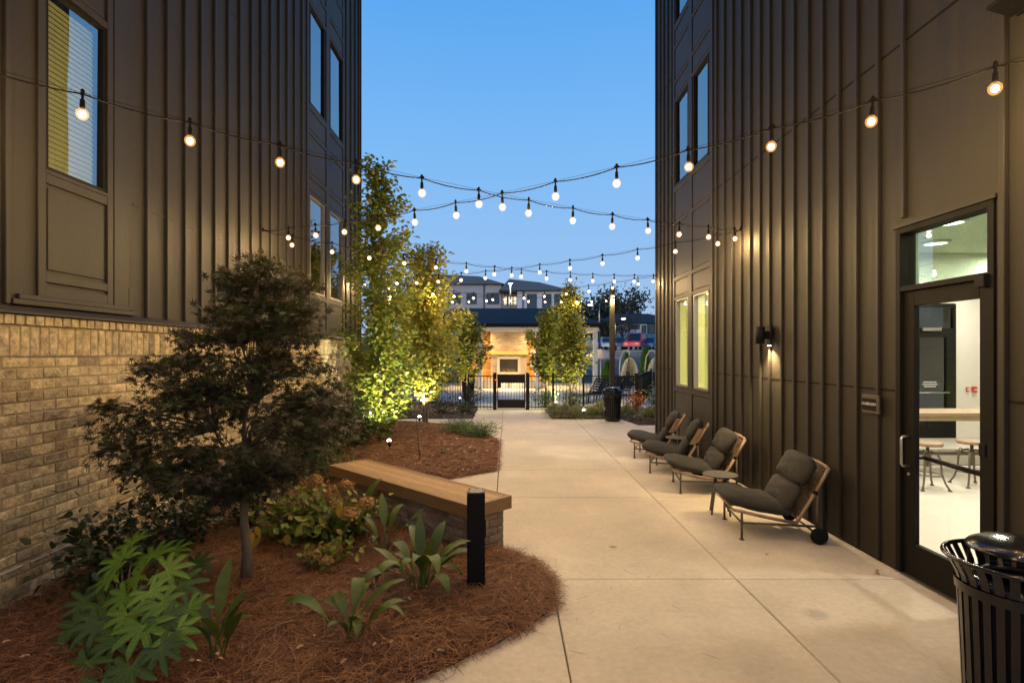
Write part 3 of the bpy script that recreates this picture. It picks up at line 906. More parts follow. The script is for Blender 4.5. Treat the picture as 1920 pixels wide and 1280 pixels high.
MB().tube([(X0 + .012, 4.60, 1.19), (X0 - .045, 4.60, 1.19), (X0 - .055, 4.60, 1.17), (X0 - .055, 4.60, .96), (X0 - .045, 4.60, .94), (X0 + .012, 4.60, .94)], .011).build('handle', STEEL, ed, world=True)
MB().tube([(X0 + .012, 4.60, .87), (X0 + .004, 4.60, .87)], .014, 12).build('lock_cylinder', STEEL, ed, world=True)
MB().tube([(X0 + .10, 4.55, 1.02), (X0 + .10, 3.93, 1.0)], .02).tube([(X0 + .05, 4.53, 1.02), (X0 + .10, 4.53, 1.02)], .012).tube([(X0 + .05, 3.95, 1.0), (X0 + .10, 3.95, 1.0)], .012).build('push_bar', FRAME, ed, world=True)
MB().box(X0 - .06, X0 + .011, 3.80, 3.88, 2.37, 2.46, bev=.004).build('hinge_cover', BLACK, ed, world=True)
MB().box(X0 - .02, X0 + .011, 3.835, 3.89, 1.16, 1.25, bev=.004).build('latch_box', BLACK, ed, world=True)
MB().box(X0 - .03, X0 + .10, 3.77, 4.715, 0, .011).build('threshold', STEEL, ed, world=True)
MB().box(X0 + .006, X0 + .0115, 4.02, 4.07, .215, .235).build('maker_plate', STEEL, ed, world=True)

# plaque
pq = thing('wall_plaque', 'small dark room sign plaque on the wall left of the glass door', 'sign', (XR - .034, 5.0, 1.43))
MB().box(-.02, -.001, -.115, .115, -.085, .085, bev=.003).build('plate', BRONZE, pq)
MB().box(-.024, -.0201, -.085, .105, -.06, .05, bev=.002).build('face', FRAME, pq)
fc = bpy.data.curves.new('lettering', 'FONT'); fc.body = 'CLUBROOM'; fc.size = .036; fc.extrude = .001; fc.align_x = 'CENTER'
tmp = bpy.data.objects.new('tmp_text', fc); COL.objects.link(tmp)
bpy.context.view_layer.update()
me = bpy.data.meshes.new_from_object(tmp); bpy.data.objects.remove(tmp)
me.materials.clear(); me.materials.append(LIGHTGREY)
link('lettering', me, pq, loc=(-.0252, .01, -.012), rot=(R(90), 0, R(-90)))

# sconce
sc = thing('wall_sconce', 'black cylinder wall light shining down on the right wall', 'wall light', (XR - .034, 6.93, 2.13))
MB().box(-.028, 0, -.055, .055, -.13, .13, bev=.004).build('wall_plate', BLACK, sc)
MB().box(-.075, -.0285, -.022, .022, -.05, .05).build('arm', BLACK, sc)
MB().lathe([(.048, -.11), (.058, -.11), (.058, .11), (.048, .112), (0, .112)], c=(-.13, 0, 0), n=28).build('lamp_body', BLACK, sc)
MB().lathe([(0, -.08), (.047, -.08)], c=(-.13, 0, 0), n=24).build('lens', LAMPGLOW, sc)
def spot(parent, loc, target, watts, col, ang, blend=.6, rad=.03, name='lamp_light'):
    d = bpy.data.lights.new(name, 'SPOT'); d.energy = watts; d.color = col; d.spot_size = R(ang); d.spot_blend = blend; d.shadow_soft_size = rad
    o = bpy.data.objects.new(name, d); COL.objects.link(o); o.parent = parent; o.location = loc
    v = Vector(target) - Vector(loc)
    o.rotation_euler = v.to_track_quat('-Z', 'Y').to_euler()
    return o
spot(sc, (-.105, 0, -.115), (-.06, 0, -1.2), 60, (1, .72, .36), 100, .9)
MB().lathe([(0, -.134), (.02, -.134), (.024, -.1305)], c=(-.014, 0, 0), n=14).build('wall_wash_lens', LAMPGLOW, sc)
spot(sc, (-.045, 0, -.145), (-.01, 0, -1.0), 110, (1, .70, .33), 115, .9, .015)

# a small dark fitting high by the picture's edge
fl = thing('flood_light', 'small dark flood light fitting high on the wall above the glass door', 'wall light', (XR, 3.55, 4.2))
MB().obox((-.10, 0, 0), (.09, .09, .012), (1, 0, -.3), (0, 1, 0), .004).build('lamp_head', BLACK, fl)
MB().tube([(-.035, 0, 0), (-.1, 0, 0)], .02).box(-.02, 0, -.05, .05, -.05, .05).build('bracket', BLACK, fl)

# ---- left building
lb = thing('apartment_building', 'tall brown board and batten building on a pale brick base behind the maple', 'building', (XS, 4, 0))
left_cols = [(9.95, 10.755), (11.08, 11.91)]
left_rows = [(3.02, 4.83), (6.52, 8.35), (10.0, 11.8)]
near_win = [(4.247, 4.889, 3.35, 4.84), (4.247, 4.889, 6.85, 8.35), (4.247, 4.889, 10.3, 11.8)]
m = MB(); wall_cells(m, XS, XS - .16, -5, YL, 2.2, TOPZ, [(a, b_, c, d) for a, b_ in left_cols for c, d in left_rows] + near_win)
m.build('siding_panel', SIDING, lb, world=True)
m = MB(); m.box(-15, XS - .16, YL - .16, YL, -.05, TOPZ); m.box(-15, -14.8, -5, YL - .17, -.05, TOPZ)
m.build('end_wall', SIDING, lb, world=True)
MB().box(-15.1, XS + .1, -5.1, YL + .1, TOPZ, TOPZ + .3).build('roof', TRIM, lb, world=True)
for y in (5.44, 5.76, 6.08, 6.40, 6.70, 7.02, 7.33, 7.66, 7.96, 8.28, 8.59, 8.90, 9.21, 9.55):
    batten(lb, XS, 1, y, 2.26, TOPZ)
for y in (12.16, 12.54, 12.89, 13.2, YL - .03):
    batten(lb, XS, 1, y, 2.26, TOPZ)
batten(lb, XS, 1, 3.91, 2.26, TOPZ)
for y in (3.5, 3.2, 2.9, 2.6, 2.3, 2.0, 1.7, 1.4, 1.1, .8, .5, .2, -.1, -.5, -.9, -1.3, -1.7, -2.1, -2.6, -3.1, -3.6):
    batten(lb, XS, 1, y, 2.26, TOPZ)
for z in (3.34, 6.39, 9.44):
    MB().box(XS, XS + .007, 5.25, 9.7, z, z + .016).build('joint_flashing', TRIM, lb, world=True)
    MB().box(XS, XS + .007, 12.0, YL - .07, z, z + .016).build('joint_flashing', TRIM, lb, world=True)
MB().box(XS, XS + .012, 4.99, 5.18, 2.26, TOPZ, bev=.003).build('trim_board', TRIM, lb, world=True)
MB().box(XS, XS + .014, 5.181, 5.24, 2.262, 2.52, bev=.002).build('trim_board', TRIM, lb, world=True)
bay(lb, XS, 1, 9.78, 12.02, left_cols, left_rows, 2.26, TOPZ, [(2.262, 2.36), (5.15, 5.22), (5.95, 6.02), (8.75, 8.82), (9.4, 9.47)])
bay(lb, XS, 1, 4.17, 4.965, [(4.247, 4.889)], [(c, d) for _, _, c, d in near_win], 2.30, TOPZ, [(2.31, 2.43), (2.46, 2.53), (5.3, 5.37), (6.4, 6.47), (8.8, 8.87), (9.9, 9.97)])
MB().box(XS, XS + .03, 4.0, 5.22, 2.305, 2.345, bev=.004).build('trim_board', TRIM, lb, world=True)
MB().box(XS, XS + .04, 3.94, 5.24, 2.262, 2.304, bev=.004).build('trim_board', TRIM, lb, world=True)
for a, b_ in left_cols:
    for i, (c, d) in enumerate(left_rows):
        window(lb, 0, 1, a - 4, b_ - 4, c, d, frame=VINYL if i == 0 else FRAME)
for i, (a, b_, c, d) in enumerate(near_win):
    w = window(lb, 0, 1, a - 4, b_ - 4, c, d, frame=FRAME, fw=.03, back=.35, tilt=(0, .004, -.0245) if i == 0 else None)
    if i == 0:
        z = c + .04
        m = MB()
        while z < d - .05:
            m.obox((-.10, (a + b_) / 2 - 4, z), (.0245, .30, .0012), (.38, 0, -1), (0, 1, 0))
            z += .0445
        m.build('blind', SLATBLIND, w)
# brick base
m = MB(); m.box(XL - .006, XL - .2, -5, YL + .02, -.1, 2.17)
m.build('mortar_backing', MORTAR, lb, world=True)
MB().add([(XL + .045, -5, 2.19), (XL + .045, YL + .03, 2.19), (XL + .045, -5, 2.206), (XL + .045, YL + .03, 2.206), (XS - .0, -5, 2.262), (XS - .0, YL + .03, 2.262), (XS, -5, 2.19), (XS, YL + .03, 2.19)],
         [(0, 1, 3, 2), (2, 3, 5, 4), (0, 6, 7, 1), (0, 2, 4, 6), (1, 7, 5, 3)]).build('cap_flashing', TRIM, lb, world=True)
def brick_mesh(seed, L_, H_, D_, mt_, proud=.0):
    r = random.Random(seed)
    j = lambda s: r.uniform(-s, s)
    b = .006
    l, h = L_ / 2, H_ / 2
    V = []
    for (sy, sz) in ((-1, -1), (1, -1), (1, 1), (-1, 1)):
        V.append((-D_, sy * l, sz * h))
    for (sy, sz) in ((-1, -1), (1, -1), (1, 1), (-1, 1)):
        V.append((-.005 + j(.002), sy * l + j(.0015), sz * h + j(.0015)))
    for (sy, sz) in ((-1, -1), (1, -1), (1, 1), (-1, 1)):
        V.append((proud + j(.003), sy * (l - b) + j(.002), sz * (h - b) + j(.002)))
    V.append((proud + .0025 + j(.002), j(l * .3), j(h * .3)))
    F = []
    for k in range(4):
        k2 = (k + 1) % 4
        F += [(k, k2, 4 + k2, 4 + k), (4 + k, 4 + k2, 8 + k2, 8 + k), (8 + k, 8 + k2, 12)]
    return MB().add(V, F)
CH, CL, JT = .0843, .227, .010
brick_vars = [brick_mesh(k, CL - JT, CH - JT, .05, BRICK).mesh('brick', BRICK) for k in range(9)]
cand = []
ncourse = 23
for r_ in range(ncourse):
    z = 1.872 - CH / 2 - r_ * CH
    off = CL / 2 if r_ % 2 else 0
    y = -4.9 + off
    while y < YL:
        cand.append((y, z)); y += CL
def px_size(y):
    return CL * 1010 / y * abs(XL) / y if y > .5 else 0
vis = [c for c in cand if c[0] > 3.75 and c[1] > .05]
vis.sort(key=lambda c: c[0])
near = set(vis[:300])
for y, z in near:
    link('brick', random.choice(brick_vars), lb, loc=(XL - XS + random.uniform(-.003, .004), y - 4 + random.uniform(-.0025, .0025), z + random.uniform(-.0015, .0015)), rot=(random.uniform(-.008, .008), 0, random.uniform(-.01, .01)))
mrest = MB(); protos = [brick_mesh(k, CL - JT, CH - JT, .05, BRICK) for k in range(9)]
for y, z in cand:
    if (y, z) in near or y < 1.5: continue
    p_ = random.choice(protos)
    mrest.add([(v[0] + XL, v[1] + y, v[2] + z) for v in p_.v], p_.f)
mrest.build('brick_courses', BRICK, lb, world=True, kind='stuff')
# soldier course and ledge course
sv = [brick_mesh(20 + k, CH - .009, .222, .05, BRICK).mesh('soldier_brick', BRICK) for k in range(6)]
lv = [brick_mesh(30 + k, CH - .009, .078, .07, BRICK, .022).mesh('ledge_brick', BRICK) for k in range(6)]
y = 2.0; mrs = MB()
while y < YL:
    if 3.7 < y < 8.3:
        link('soldier_brick', random.choice(sv), lb, loc=(XL - XS + random.uniform(-.001, .003), y - 4, 1.99))
        link('ledge_brick', random.choice(lv), lb, loc=(XL - XS, y - 4 + .02, 2.147))
    else:
        for (hh, zz, pr) in ((.222, 1.99, 0), (.078, 2.147, .022)):
            p_ = brick_mesh(int(y * 100), CH - .009, hh, .05, BRICK, pr)
            mrs.add([(v[0] + XL, v[1] + y, v[2] + zz) for v in p_.v], p_.f)
    y += CH
mrs.build('far_soldier_courses', BRICK, lb, world=True, kind='stuff')
m = MB()
y = 2.0
while y < 13:
    L_ = random.uniform(1.2, 2.6)
    m.box(XL - .01, XL + .006, y, min(y + L_, 13.3), .325, .336); y += L_ + random.uniform(.02, .5)
m.build('drip_strip', WEEP, lb, world=True)
MB().box(XL - .01, XL + .004, 2, YL, 1.872, 1.879).build('lintel_lip', VINYL, lb, world=True)
# ------------------------------------------------------------------ string lights
socket_mb = MB().lathe([(.006, .030), (.012, .022), (.010, .0), (.007, -.035), (.014, -.045), (.0155, -.085), (.014, -.10), (.011, -.102)], n=10)
socket_mb.box(-.022, .022, -.006, .006, -.004, .012)
SOCKET = socket_mb.mesh('bulb_socket', CABLE)
BULB = MB().lathe([(.001, -.180), (.018, -.176), (.030, -.164), (.037, -.145), (.035, -.126), (.022, -.110), (.012, -.101)], n=14).mesh('bulb', BULBGLOW)
FIL = MB().lathe([(0, -.022), (.0105, -.019), (.0185, -.011), (.021, 0), (.0185, .011), (.0105, .019), (0, .022)], n=12).mesh('filament', FILAMENT)
def string_lights(a, b, n, t0, label, sag=.19, watts=BULB_W, dt=.0722, both=True):
    a, b = Vector(a), Vector(b)
    root = thing('string_light', label, 'string lights', a, group='strings of bulbs zigzagging between the buildings')
    L_ = (b - a).length
    def wire(t):
        p = a.lerp(b, t); p.z -= sag * 4 * t * (1 - t) - 0.0
        return p
    ts = [t0 + dt * k for k in range(n) if t0 + dt * k < .998]
    pts = []
    nodes = [0.0] + ts + [1.0]
    for u, v in zip(nodes[:-1], nodes[1:]):
        for s in range(5):
            t = u + (v - u) * s / 5
            q = wire(t) - a
            q.z -= .022 * 4 * (s / 5) * (1 - s / 5) + .004
            pts.append(q)
    pts.append(b - a)
    MB().tube(pts, .0052, 6).build('cable', CABLE, root)
    MB().tube([wire(k / 40) - a + Vector((0, 0, .004)) for k in range(41)], .0014, 4).build('support_wire', CABLE, root)
    for t in ts:
        p = wire(t) - a
        s = link('bulb_socket', SOCKET, root, loc=p)
        s.rotation_euler = (random.uniform(-.06, .06), random.uniform(-.06, .06), random.uniform(0, 3))
        link('bulb', BULB, s)
        link('filament', FIL, s, loc=(0, 0, -.142))
        ld = bpy.data.lights.new('bulb_light', 'POINT'); ld.energy = watts; ld.color = WARM; ld.shadow_soft_size = .02
        lo = bpy.data.objects.new('bulb_light', ld); COL.objects.link(lo); lo.parent = s; lo.location = (0, 0, -.204)
    for e, nm in ((Vector((0, 0, 0)), 'hook'), (b - a, 'hook')):
        MB().tube([e + Vector((0, 0, -.02)), e + Vector((0, 0, .03))], .012, 8).build(nm, CABLE, root)
ZA = 3.69
XA, XB = XS + .04, XR - .04
R0, R1, R2 = (XB, 3.0, ZA), (XB, 7.8, ZA), (XB, 12.2, ZA - .02)
L0, L1, L2 = (XA, 3.0, ZA), (XA, 7.96, ZA + .03), (XA, 12.75, ZA)
R3, L3 = (3.32, 17.05, 3.70), (-3.75, 17.3, 3.70)
string_lights(R1, L0, 14, .018, 'bulb string from the middle of the right wall out of view at the upper left')
string_lights(L1, R0, 13, .076, 'bulb string from the middle of the left wall out of view at the upper right')
string_lights(L1, R2, 14, .05, 'bulb string from mid left wall to the far corner of the right building')
string_lights(R1, L2, 14, .038, 'bulb string from mid right wall to the far corner of the left building')
string_lights(R2, L3, 14, .05, 'farthest bulb string from the right building corner towards the tree tops on the left')
string_lights(L2, R3, 14, .03, 'farthest bulb string ending at the dark timber pole')
string_lights(R0, (XA, -1.9, ZA), 14, .03, 'bulb string overhead behind the viewer, from beside the flood light')

def pole(name, label, x, y, h):
    t = thing(name, label, 'pole', (x, y, 0))
    MB().box(-.075, .075, -.075, .075, -.06, h, bev=.01).build('shaft', POLEWOOD, t)
    MB().lathe([(0, -.001), (.05, -.001), (.05, .03)], c=(0, -.13, h - .28), n=12).build('lamp', LAMPGLOW, t)
    MB().box(-.03, .03, -.14, -.076, h - .25, h - .2).build('lamp_bracket', BLACK, t)
    MB().lathe([(0, -.001), (.05, -.001), (.05, .03)], c=(0, .13, h - .28), n=12).build('lamp', LAMPGLOW, t)  # second lamp, added at the back to brighten the pool deck
    spot(t, (0, .15, h - .32), (.6, 3.5, 0), 900, (1, .80, .42), 150, .8)
    spot(t, (0, -.13, h - .32), (0, -.1, 0), 160, (1, .78, .4), 150, .8)
pole('timber_pole', 'dark timber pole with a lamp near its top beside the litter bin', 3.32, 17.05, 3.95)
pole('timber_pole', 'dark timber pole hidden in the trees at the left', -3.75, 17.3, 3.95)

# ------------------------------------------------------------------ bench
bcorn = {'F': Vector((-.32, 4.86)), 'e': Vector((-.722, .692)), 'n': Vector((.692, .722))}
brz = math.atan2(.692, -.722)
bench = thing('garden_bench', 'long slatted wooden bench top on a low brick base in the near bed', 'bench', (-.32, 4.86, 0), rz=brz)
# local x runs along the bench away from the bollard, local -y towards the paving
BL, BW, BT = 2.62, .53, .52
MB().box(0, BL, -.045, 0, BT - .125, BT, bev=.004).build('fascia_board', FASCIA, bench)
MB().box(0, BL, -BW, -BW + .045, BT - .125, BT, bev=.004).build('fascia_board', FASCIA, bench)
MB().box(.0, .045, -BW + .046, -.046, BT - .125, BT, bev=.004).build('fascia_board', FASCIA, bench)
MB().box(BL - .045, BL, -BW + .046, -.046, BT - .125, BT, bev=.004).build('fascia_board', FASCIA, bench)
ns = 9
sw = (BW - .09 - .006) / ns
for k in range(ns):
    y0 = -BW + .048 + k * sw
    MB().box(.05, BL - .05, y0 + .0025, y0 + sw - .0025, BT - .028, BT - .003 + random.uniform(-.0015, .0015), bev=.003).build('slat', BENCHWOOD, bench)
m = MB().box(.07, BL - .07, -BW + .065, -.065, -.02, BT - .13)
m.build('base_core', MORTAR, bench)
hc, lc = .074, .222
bb = [brick_mesh(60 + k, lc - .009, hc - .008, .03, BENCHBRICK).mesh('brick', BENCHBRICK) for k in range(6)]
bh = [brick_mesh(70 + k, lc / 2 - .009, hc - .008, .03, BENCHBRICK).mesh('brick', BENCHBRICK) for k in range(4)]
for c in range(6):
    z = BT - .13 - hc * (c + .5)
    if z < -.02: continue
    for (side, length, o) in (('f', BL - .12, None), ('b', BL - .12, None), ('e', BW - .11, None), ('w', BW - .11, None)):
        x = 0 if c % 2 else -lc / 2
        while x < length - .02:
            a, b_ = max(x, 0), min(x + lc, length)
            if b_ - a > .04:
                me_ = random.choice(bb) if b_ - a > lc * .75 else random.choice(bh)
                full = (b_ - a) / (lc if b_ - a > lc * .75 else lc / 2)
                mid = (a + b_) / 2
                if side == 'f': loc, rz = (.06 + mid, -.052, z), math.pi / 2
                elif side == 'b': loc, rz = (.06 + mid, -BW + .052, z), -math.pi / 2
                elif side == 'e': loc, rz = (.056, -.055 - mid, z), math.pi
                else: loc, rz = (BL - .056, -.055 - mid, z), 0
                q = link('brick', me_, bench, loc=loc, rot=(0, 0, rz))
                q.scale = (1, full, 1)
            x += lc

# ------------------------------------------------------------------ bollard
bo = thing('bollard_light', 'square black metal bollard standing in the straw at the bench corner', 'bollard', (-.245, 4.25, .03), rz=R(2))
MB().box(-.07, .07, -.07, .07, -.05, .775, bev=.003).build('post', BLACK, bo)
MB().box(-.066, .066, -.066, .066, .776, .787, bev=.003).build('cap', mat('brushed_cap', (.05, .048, .046), .5, metal=.3), bo)
for sx in (-.052, .052):
    for sy in (-.052, .052):
        MB().tube([(sx, sy, .787), (sx, sy, .791)], .007, 8).build('screw', BLACK, bo)
MB().box(.0705, .078, -.02, .03, .42, .56, bev=.002).build('socket_cover', BLACK, bo)

# ------------------------------------------------------------------ lounge chairs
def tf(d, y, z): return (.45 - d, y, z)
def make_chair(label, loc, rz, woven):
    t = thing('lounge_chair', label, 'lounge chair', loc, rz, group='lounge chairs along the right wall')
    W = .34
    for s in (-1, 1):
        MB().tube([tf(0, s * W, .30), tf(.30, s * W, .24), tf(.60, s * W, .19)], .017, 8).build('seat_rail', TEAK, t)
        MB().tube([tf(.60, s * W, .19), tf(.66, s * W, .29), tf(.78, s * W, .50)], .018, 8).tube([tf(.78, s * W, .50), tf(.905, s * W, .745)], .018, 8).build('back_rail', TEAK, t)
        MB().tube([tf(.775, s * W, .485), tf(.79, s * W, .52)], .021, 8).build('rail_sleeve', BLACK, t)
        MB().tube([tf(.08, s * W, .0), tf(.08, s * W, .285)], .012, 8).lathe([(.026, 0), (.026, .008), (.012, .012)], c=tf(.08, s * W, 0), n=12).build('leg', BRONZE, t)
        MB().tube([tf(.08, s * W, .17), tf(.80, s * W, .165)], .012, 8).build('side_bar', BRONZE, t)
        MB().tube([tf(.80, s * W, .10), tf(.80, s * W, .49)], .013, 8).build('rear_post', BRONZE, t)
        MB().tube([tf(.80, s * (W + .03), .085), tf(.80, s * (W + .05), .085), tf(.80, s * (W + .075), .085)], [.075, .086, .070], 20).tube([tf(.80, s * (W + .02), .085), tf(.80, s * (W + .08), .085)], .02, 10).build('wheel', BLACK, t)
    MB().tube([tf(.80, -W - .02, .085), tf(.80, W + .02, .085)], .011, 8).build('axle', BRONZE, t)
    MB().tube([tf(0, -W, .30), tf(0, W, .30)], .014, 8).build('front_rail', TEAK, t)
    MB().tube([tf(.08, -W, .17), tf(.08, W, .17)], .010, 8).build('cross_bar', BRONZE, t)
    MB().tube([tf(.905, -W, .745), tf(.925, -W * .6, .75), tf(.935, 0, .752), tf(.925, W * .6, .75), tf(.905, W, .745)], .019, 8).build('top_rail', TEAK, t)
    # rope panel
    m = MB()
    for k in range(26):
        f = k / 25
        d = .62 + (.90 - .62) * f; z = .23 + (.735 - .23) * f
        m.tube([tf(d, -W, z), tf(d + .02, 0, z), tf(d, W, z)], .0075, 5, cap=False)
    m.build('woven_back', ROPE, t)
    if woven:
        for s in (-1, 1):
            m = MB()
            for k in range(16):
                z = .50 + .235 * k / 15; d = .775 + .13 * k / 15
                m.tube([tf(d, s * (W + .002), z), tf(d - .05, s * (W + .014), z + .004), tf(d - .10, s * (W + .004), z + .002)], .008, 5, cap=False)
            m.build('woven_wing', ROPE, t)
    u = Vector((-(.30), 0, .55)).normalized()      # up the back, in chair axes
    nrm = Vector((.55, 0, .30)).normalized()       # towards the sitter
    MB().pillow(tf(.27, 0, .345), .36, W + .012, .085, (1, 0, .19), (-.19, 0, 1), sag=.012).build('seat_cushion', OLIVE, t)
    c1 = Vector(tf(.655, 0, .385)) + nrm * .075
    MB().pillow(c1, .165, W, .085, u, nrm, sag=-.01).build('back_cushion', OLIVE, t)
    c2 = Vector(tf(.80, 0, .645)) + nrm * .09
    MB().pillow(c2, .165, W + .005, .098, u, nrm, e1=.5).build('head_cushion', OLIVE, t)
    return t
# origin: chair centre on the floor; front (local +x) looks across the paving
def chair_at(fx, fy, side_y, rz):
    """fx, fy: foot of the near front leg"""
    c, s = math.cos(rz), math.sin(rz)
    lx, ly = .37, side_y
    return (fx - (c * lx - s * ly), fy - (s * lx + c * ly), 0)
for (fx, fy, rz, lab, wv) in ((2.395, 5.50, R(180 - 8), 'nearest lounge chair with its ball wheel facing the paving, right of the small table', False),
                              (2.35, 7.30, R(180 - 9), 'lounge chair directly behind the near side table', False),
                              (2.27, 8.56, R(180 - 24), 'lounge chair with woven side, second from the far end of the row', True),
                              (2.31, 9.78, R(180 - 22), 'farthest lounge chair in the row beneath the two lit windows', True)):
    make_chair(lab, chair_at(fx, fy, .34, rz), rz, wv)
def side_table(x, y, lab, rz):
    t = thing('side_table', lab, 'side table', (x, y, 0), rz, group='small round side tables')
    MB().lathe([(0, .452), (.185, .452), (.198, .456), (.20, .464), (.197, .469), (.19, .467), (0, .466)], n=40).build('table_top', TABLETOP, t)
    for k in range(4):
        a = k * math.pi / 2 + .5
        c, s = math.cos(a), math.sin(a)
        MB().tube([(.07 * c, .07 * s, .452), (.145 * c, .145 * s, 0)], [.017, .012], 8).build('leg', TABLETOP, t)
    MB().tube([(-.07, 0, .43), (.07, 0, .43)], .010, 6).tube([(0, -.07, .43), (0, .07, .43)], .010, 6).build('brace', TABLETOP, t)
side_table(2.53, 6.40, 'round dark side table between the two nearest lounge chairs', 0)
side_table(2.91, 9.2, 'round dark side table between the two farthest lounge chairs', .3)

# ------------------------------------------------------------------ litter bins
def litter_bin(x, y, label, rz, lid):
    t = thing('litter_bin', label, 'litter bin', (x, y, 0), rz, group='black slatted litter bins')
    n = 28
    slat = None
    r0, r1, z1 = .215, .245, .70
    for k in range(n):
        a = 2 * math.pi * k / n
        wd = .0165
        prof = [(r0, .05), (r0 + .006, .10), (r1, z1), (r1 + .012, z1 + .06), (r1 + .055, z1 + .145)]
        vv = []
        for r_, z_ in prof:
            w_ = wd * (1 if z_ < .75 else 1.12)
            for (dr, dw) in ((0, -w_), (0, w_), (-.006, w_), (-.006, -w_)):
                vv.append((r_ + dr, dw, z_))
        if slat is None:
            ff = []
            for i in range(len(prof) - 1):
                for j in range(4):
                    ff.append((i * 4 + j, i * 4 + (j + 1) % 4, i * 4 + 4 + (j + 1) % 4, i * 4 + 4 + j))
            ff += [(0, 3, 2, 1), (16, 17, 18, 19)]
            slat = MB().add(vv, ff).mesh('slat', GLOSSBLACK)
        link('slat', slat, t, rot=(0, 0, a))
    def ring(z, r, rr, nm):
        MB().tube([(r * math.cos(q * math.pi / 24), r * math.sin(q * math.pi / 24), z) for q in range(49)], rr, 8, cap=False).build(nm, GLOSSBLACK, t)
    ring(z1 + .145, r1 + .055, .012, 'rim')
    MB().lathe([(r1 + .008, z1 - .03), (r1 + .012, z1 + .02)], n=48).build('hoop', GLOSSBLACK, t)
    MB().lathe([(r0 + .003, .05), (r0 + .007, .11)], n=48).lathe([(0, .03), (r0, .03), (r0 + .004, .06)], n=48).build('base', GLOSSBLACK, t)
    MB().lathe([(0, .08), (r0 - .02, .08), (r1 - .02, z1 + .02)], n=40).build('liner', BLACK, t)
    if lid:
        MB().lathe([(.135, z1 + .03), (.14, z1 + .045), (.20, z1 + .055), (r1 - .004, z1 + .03), (r1 - .004, z1 + .015), (.135, z1 + .01)], n=48).build('collar_lid', GLOSSBLACK, t)
        for k in range(3):
            a = k * 2.094 + 2.5
            c, s = math.cos(a), math.sin(a)
            MB().obox(((r1 - .05) * c, (r1 - .05) * s, z1 + .13), (.022, .004, .085), (-s, c, 0), (c, s, 0)).build('bonnet_strap', GLOSSBLACK, t)
        MB().lathe([(0, z1 + .268), (.08, z1 + .262), (.15, z1 + .245), (.195, z1 + .222), (.212, z1 + .205), (.212, z1 + .196), (.17, z1 + .215), (0, z1 + .24)], n=48).build('bonnet', GLOSSBLACK, t)
    for k in range(3):
        a = k * 2.094
        MB().tube([(.16 * math.cos(a), .16 * math.sin(a), 0), (.16 * math.cos(a), .16 * math.sin(a), .03)], .014, 8).build('foot', BLACK, t)
litter_bin(2.60, 2.74, 'black slatted litter bin with domed lid close to the glass door', .1, True)
litter_bin(2.95, 15.1, 'black slatted litter bin with domed lid beside the far grasses', .4, True)

# ------------------------------------------------------------------ gate and pool fence
FY = 18.1
def fence_run(pts, label, h=1.16, posts=None, gap=.112):
    t = thing('metal_fence', label, 'fence', (pts[0][0], pts[0][1], 0), group='black metal pool fence')
    pk = MB().box(-.008, .008, -.008, .008, -.0, 1.0).mesh('picket', BLACK)
    base = Vector((pts[0][0], pts[0][1], 0))
    for (x0, y0), (x1, y1) in zip(pts[:-1], pts[1:]):
        a, b_ = Vector((x0, y0, 0)), Vector((x1, y1, 0))
        L_ = (b_ - a).length; d = (b_ - a).normalized()
        ang = math.atan2(d.y, d.x)
        for z in (h - .03, .10):
            m = MB().obox((a + b_) / 2 - base + Vector((0, 0, z)), (L_ / 2, .017, .015), d, (-d.y, d.x, 0))
            m.build('rail', BLACK, t)
        k = gap
        while k < L_ - .05:
            q = a + d * k - base
            o = link('picket', pk, t, loc=(q.x, q.y, .03), rot=(0, 0, ang)); o.scale = (1, 1, h - .05)
            k += gap
    for (x, y) in (posts or pts):
        q = Vector((x, y, 0)) - base
        m = MB().box(q.x - .03, q.x + .03, q.y - .03, q.y + .03, -.06, h + .05, bev=.003).box(q.x - .037, q.x + .037, q.y - .037, q.y + .037, h + .051, h + .07)
        m.build('post', BLACK, t)
def fx(px, Y=FY): return (px - 951) / 1010 * Y
fence_run([(fx(926), FY), (fx(878), FY)], 'short fence panel left of the gate')
fence_run([(fx(876) - .05, FY), (-3.2, 20.6), (-5.6, 21.2)], 'fence running back from the gate behind the gold trees')
fence_run([(fx(991), FY), (fx(1037), FY), (fx(1094), FY), (fx(1192), FY)], 'fence panels right of the gate behind the litter bin')
fence_run([(fx(1192) + .06, FY), (5.25, 20.8), (6.3, 23.6), (7.2, 27)], 'fence turning back beside the egg chairs')
fence_run([(7.3, 27.2), (16, 33)], 'distant fence line along the edge of the pool deck', gap=.2)
gt = thing('pool_gate', 'black pedestrian gate with solid top and bottom panels', 'gate', (fx(958.5), FY, 0))
gw = .47
for s in (-1, 1):
    MB().box(s * (gw + .055) - .035, s * (gw + .055) + .035, -.035, .035, -.06, 1.25, bev=.004).build('post', BLACK, gt)
    MB().box(s * (gw - .02) - .02, s * (gw - .02) + .02, -.02, .02, .05, 1.2).build('stile', BLACK, gt)
MB().box(-gw + .0402, gw - .0402, -.012, .012, .90, 1.19, bev=.002).build('top_panel', BLACK, gt)
MB().box(-gw + .0402, gw - .0402, -.012, .012, .06, .345, bev=.002).build('kick_panel', BLACK, gt)
for k in range(9):
    x = -gw + .09 + k * (2 * gw - .18) / 8
    MB().box(x - .007, x + .007, -.007, .007, .346, .899).build('picket', BLACK, gt)
MB().box(-gw + .01, -gw + .13, -.05, -.021, .74, .92, bev=.004).build('latch_box', BLACK, gt)
MB().box(-gw - .075, -gw - .035, -.05, -.0355, .98, 1.03).build('reader_light', emis_mat('reader_red', (1, .05, .02), 2.0, False), gt)
MB().box(gw - .0, gw + .03, -.045, -.0355, .82, .93).build('hinge', STEEL, gt)
MB().box(gw - .0, gw + .03, -.045, -.0355, .15, .26).build('hinge', STEEL, gt)
